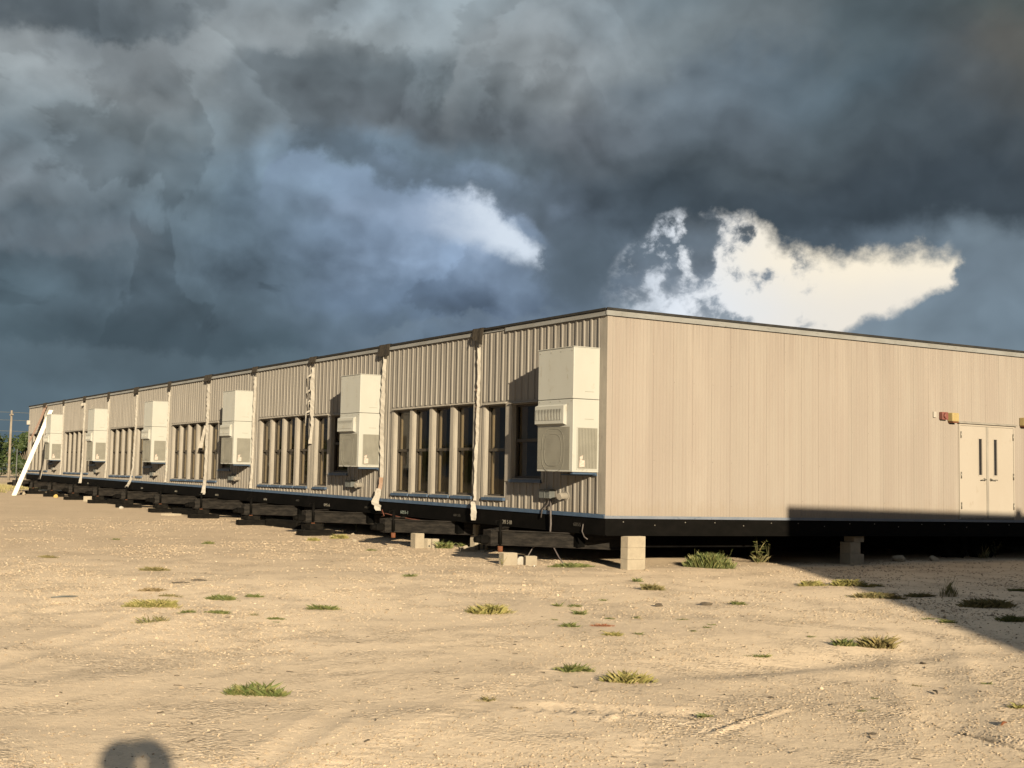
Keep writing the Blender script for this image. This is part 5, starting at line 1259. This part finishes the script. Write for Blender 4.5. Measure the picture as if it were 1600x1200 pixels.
# ------------------------------------------------------------------ the photographer, whose shadow reaches into the yard
def photographer():
    gx_, gy_ = CAM.x, CAM.y; z0 = gp(gx_, gy_); h0 = CAM.z-z0
    root = empty('person', (gx_, gy_, z0)); root.rotation_euler.z = -yaw
    tag(root, 'person in dark clothes holding up a phone, throwing the shadow at the lower left', 'person')
    X = -.055                                             # the body stands a little left of the lens
    J = {'pel': (X, -.46, 1.02), 'sp': (X, -.46, 1.22), 'ch': (X, -.45, 1.45), 'nk': (X, -.43, 1.62), 'hd': (X, -.40, 1.72), 'ht': (X, -.40, 1.83),
         'hl': (X-.10, -.46, .96), 'kl': (X-.12, -.42, .52), 'al': (X-.13, -.46, .09), 'tl': (X-.15, -.27, .03), 'hr': (X+.10, -.46, .96), 'kr': (X+.12, -.42, .52), 'ar': (X+.13, -.46, .09), 'tr': (X+.15, -.27, .03),
         'sl': (X-.19, -.45, 1.52), 'el': (X-.33, -.30, 1.33), 'wl': (X-.16, -.09, 1.50), 'pl': (X-.12, -.05, h0-.05),
         'sr': (X+.20, -.45, 1.54), 'er': (X+.185, -.30, h0+.16), 'wr': (X+.115, -.27, h0+.215), 'pr': (X+.05, -.26, h0+.215)}
    rad = dict(pel=.15, sp=.14, ch=.16, nk=.062, hd=.088, ht=.085, hl=.10, kl=.062, al=.045, tl=.04, hr=.10, kr=.062, ar=.045, tr=.04, sl=.065, el=.043, wl=.030, pl=.032, sr=.09, er=.088, wr=.068, pr=.036)
    E_ = [('pel', 'sp'), ('sp', 'ch'), ('ch', 'nk'), ('nk', 'hd'), ('hd', 'ht'), ('pel', 'hl'), ('hl', 'kl'), ('kl', 'al'), ('al', 'tl'), ('pel', 'hr'), ('hr', 'kr'), ('kr', 'ar'), ('ar', 'tr'), ('ch', 'sl'), ('sl', 'el'), ('el', 'wl'), ('wl', 'pl'), ('ch', 'sr'), ('sr', 'er'), ('er', 'wr'), ('wr', 'pr')]
    # five fingers a hand, closing round the phone
    for sd_, c, s in (('l', J['pl'], 1), ('r', J['pr'], -1)):
        for q, (dz, L_) in enumerate(((.030, .070), (.010, .078), (-.010, .072), (-.028, .058))):
            a_ = (c[0]+s*.012, c[1]+.012, c[2]+dz); b_ = (c[0]+s*L_*.5, c[1]+.028, c[2]+dz*1.15); d_ = (c[0]+s*L_*.8, c[1]+.020, c[2]+dz*1.2)
            for nm, p in (('f%s%da' % (sd_, q), a_), ('f%s%db' % (sd_, q), b_), ('f%s%dc' % (sd_, q), d_)): J[nm] = p; rad[nm] = .009
            E_ += [('p'+sd_, 'f%s%da' % (sd_, q)), ('f%s%da' % (sd_, q), 'f%s%db' % (sd_, q)), ('f%s%db' % (sd_, q), 'f%s%dc' % (sd_, q))]
        J['t'+sd_+'1'] = (c[0]+s*.02, c[1]-.025, c[2]-.02); J['t'+sd_+'2'] = (c[0]+s*.05, c[1]-.02, c[2]-.03); rad['t'+sd_+'1'] = .011; rad['t'+sd_+'2'] = .009
        E_ += [('p'+sd_, 't'+sd_+'1'), ('t'+sd_+'1', 't'+sd_+'2')]
    keys = list(J); me_ = bpy.data.meshes.new('body'); me_.from_pydata([J[k2] for k2 in keys], [(keys.index(a_), keys.index(b_)) for a_, b_ in E_], [])
    tmp = bpy.data.objects.new('body_tmp', me_); col.objects.link(tmp)
    sk = tmp.modifiers.new('skin', 'SKIN'); sk.use_smooth_shade = True
    for i_, k2 in enumerate(keys):
        v = me_.skin_vertices[0].data[i_]; v.radius = (rad[k2], rad[k2]); v.use_root = (k2 == 'pel')
    sb = tmp.modifiers.new('sub', 'SUBSURF'); sb.levels = 1; sb.render_levels = 1
    dgp = bpy.context.evaluated_depsgraph_get(); bm_ = bpy.data.meshes.new_from_object(tmp.evaluated_get(dgp)); bpy.data.objects.remove(tmp)
    body = bpy.data.objects.new('body', bm_); col.objects.link(body); body.parent = root
    bm_.materials.clear()
    for m_ in ('skin', 'shirt', 'trouser', 'rubber'): bm_.materials.append(MT[m_])
    for p in bm_.polygons:
        c = p.center; p.material_index = 3 if c.z < .10 else 2 if c.z < 1.03 else 1 if (c.z < 1.57 and c.y < -.33) else 0
    hb = bmesh.new(); bmesh.ops.create_uvsphere(hb, u_segments=16, v_segments=10, radius=1)
    for v in hb.verts: v.co = Vector((X-.01+v.co.x*.108, -.415+v.co.y*.108, 1.755+max(v.co.z, -.5)*.105+.03))
    hm = MB(); hm.add_bm(hb, 0, True); hm.build('hair', MT['clod'], root)
    fc = MB()
    for s in (-1, 1): fc.tube([(X+s*.033, -.312, 1.725), (X+s*.033, -.306, 1.725)], .012, 8, 1); fc.tube([(X+s*.092, -.41, 1.70), (X+s*.10, -.40, 1.73)], [.012, .02], 8)
    fc.tube([(X, -.318, 1.715), (X, -.295, 1.685)], [.008, .014], 8); fc.tube([(X-.022, -.312, 1.650), (X+.022, -.312, 1.650)], .006, 6, 2)
    fc.build('face', [MT['skin'], MT['phone'], MT['red']], root)
    ph = MB(); ph.bbox(-.148, .006, -.022, -.013, -.062+h0, .014+h0, .003)
    po = ph.build('phone', MT['phone'], None, (gx_, gy_, z0)); po.rotation_euler.z = -yaw
    tag(po, 'dark phone held level in one hand by the person, other hand raised', 'phone')
photographer()

sc.view_settings.view_transform = 'Standard'; sc.view_settings.look = 'None'
sc.view_settings.exposure = EXPO; sc.view_settings.gamma = 1; sc.view_settings.use_curve_mapping = False
sc.cycles.max_bounces = 8; sc.cycles.transparent_max_bounces = 16
sc.cycles.use_denoising = True
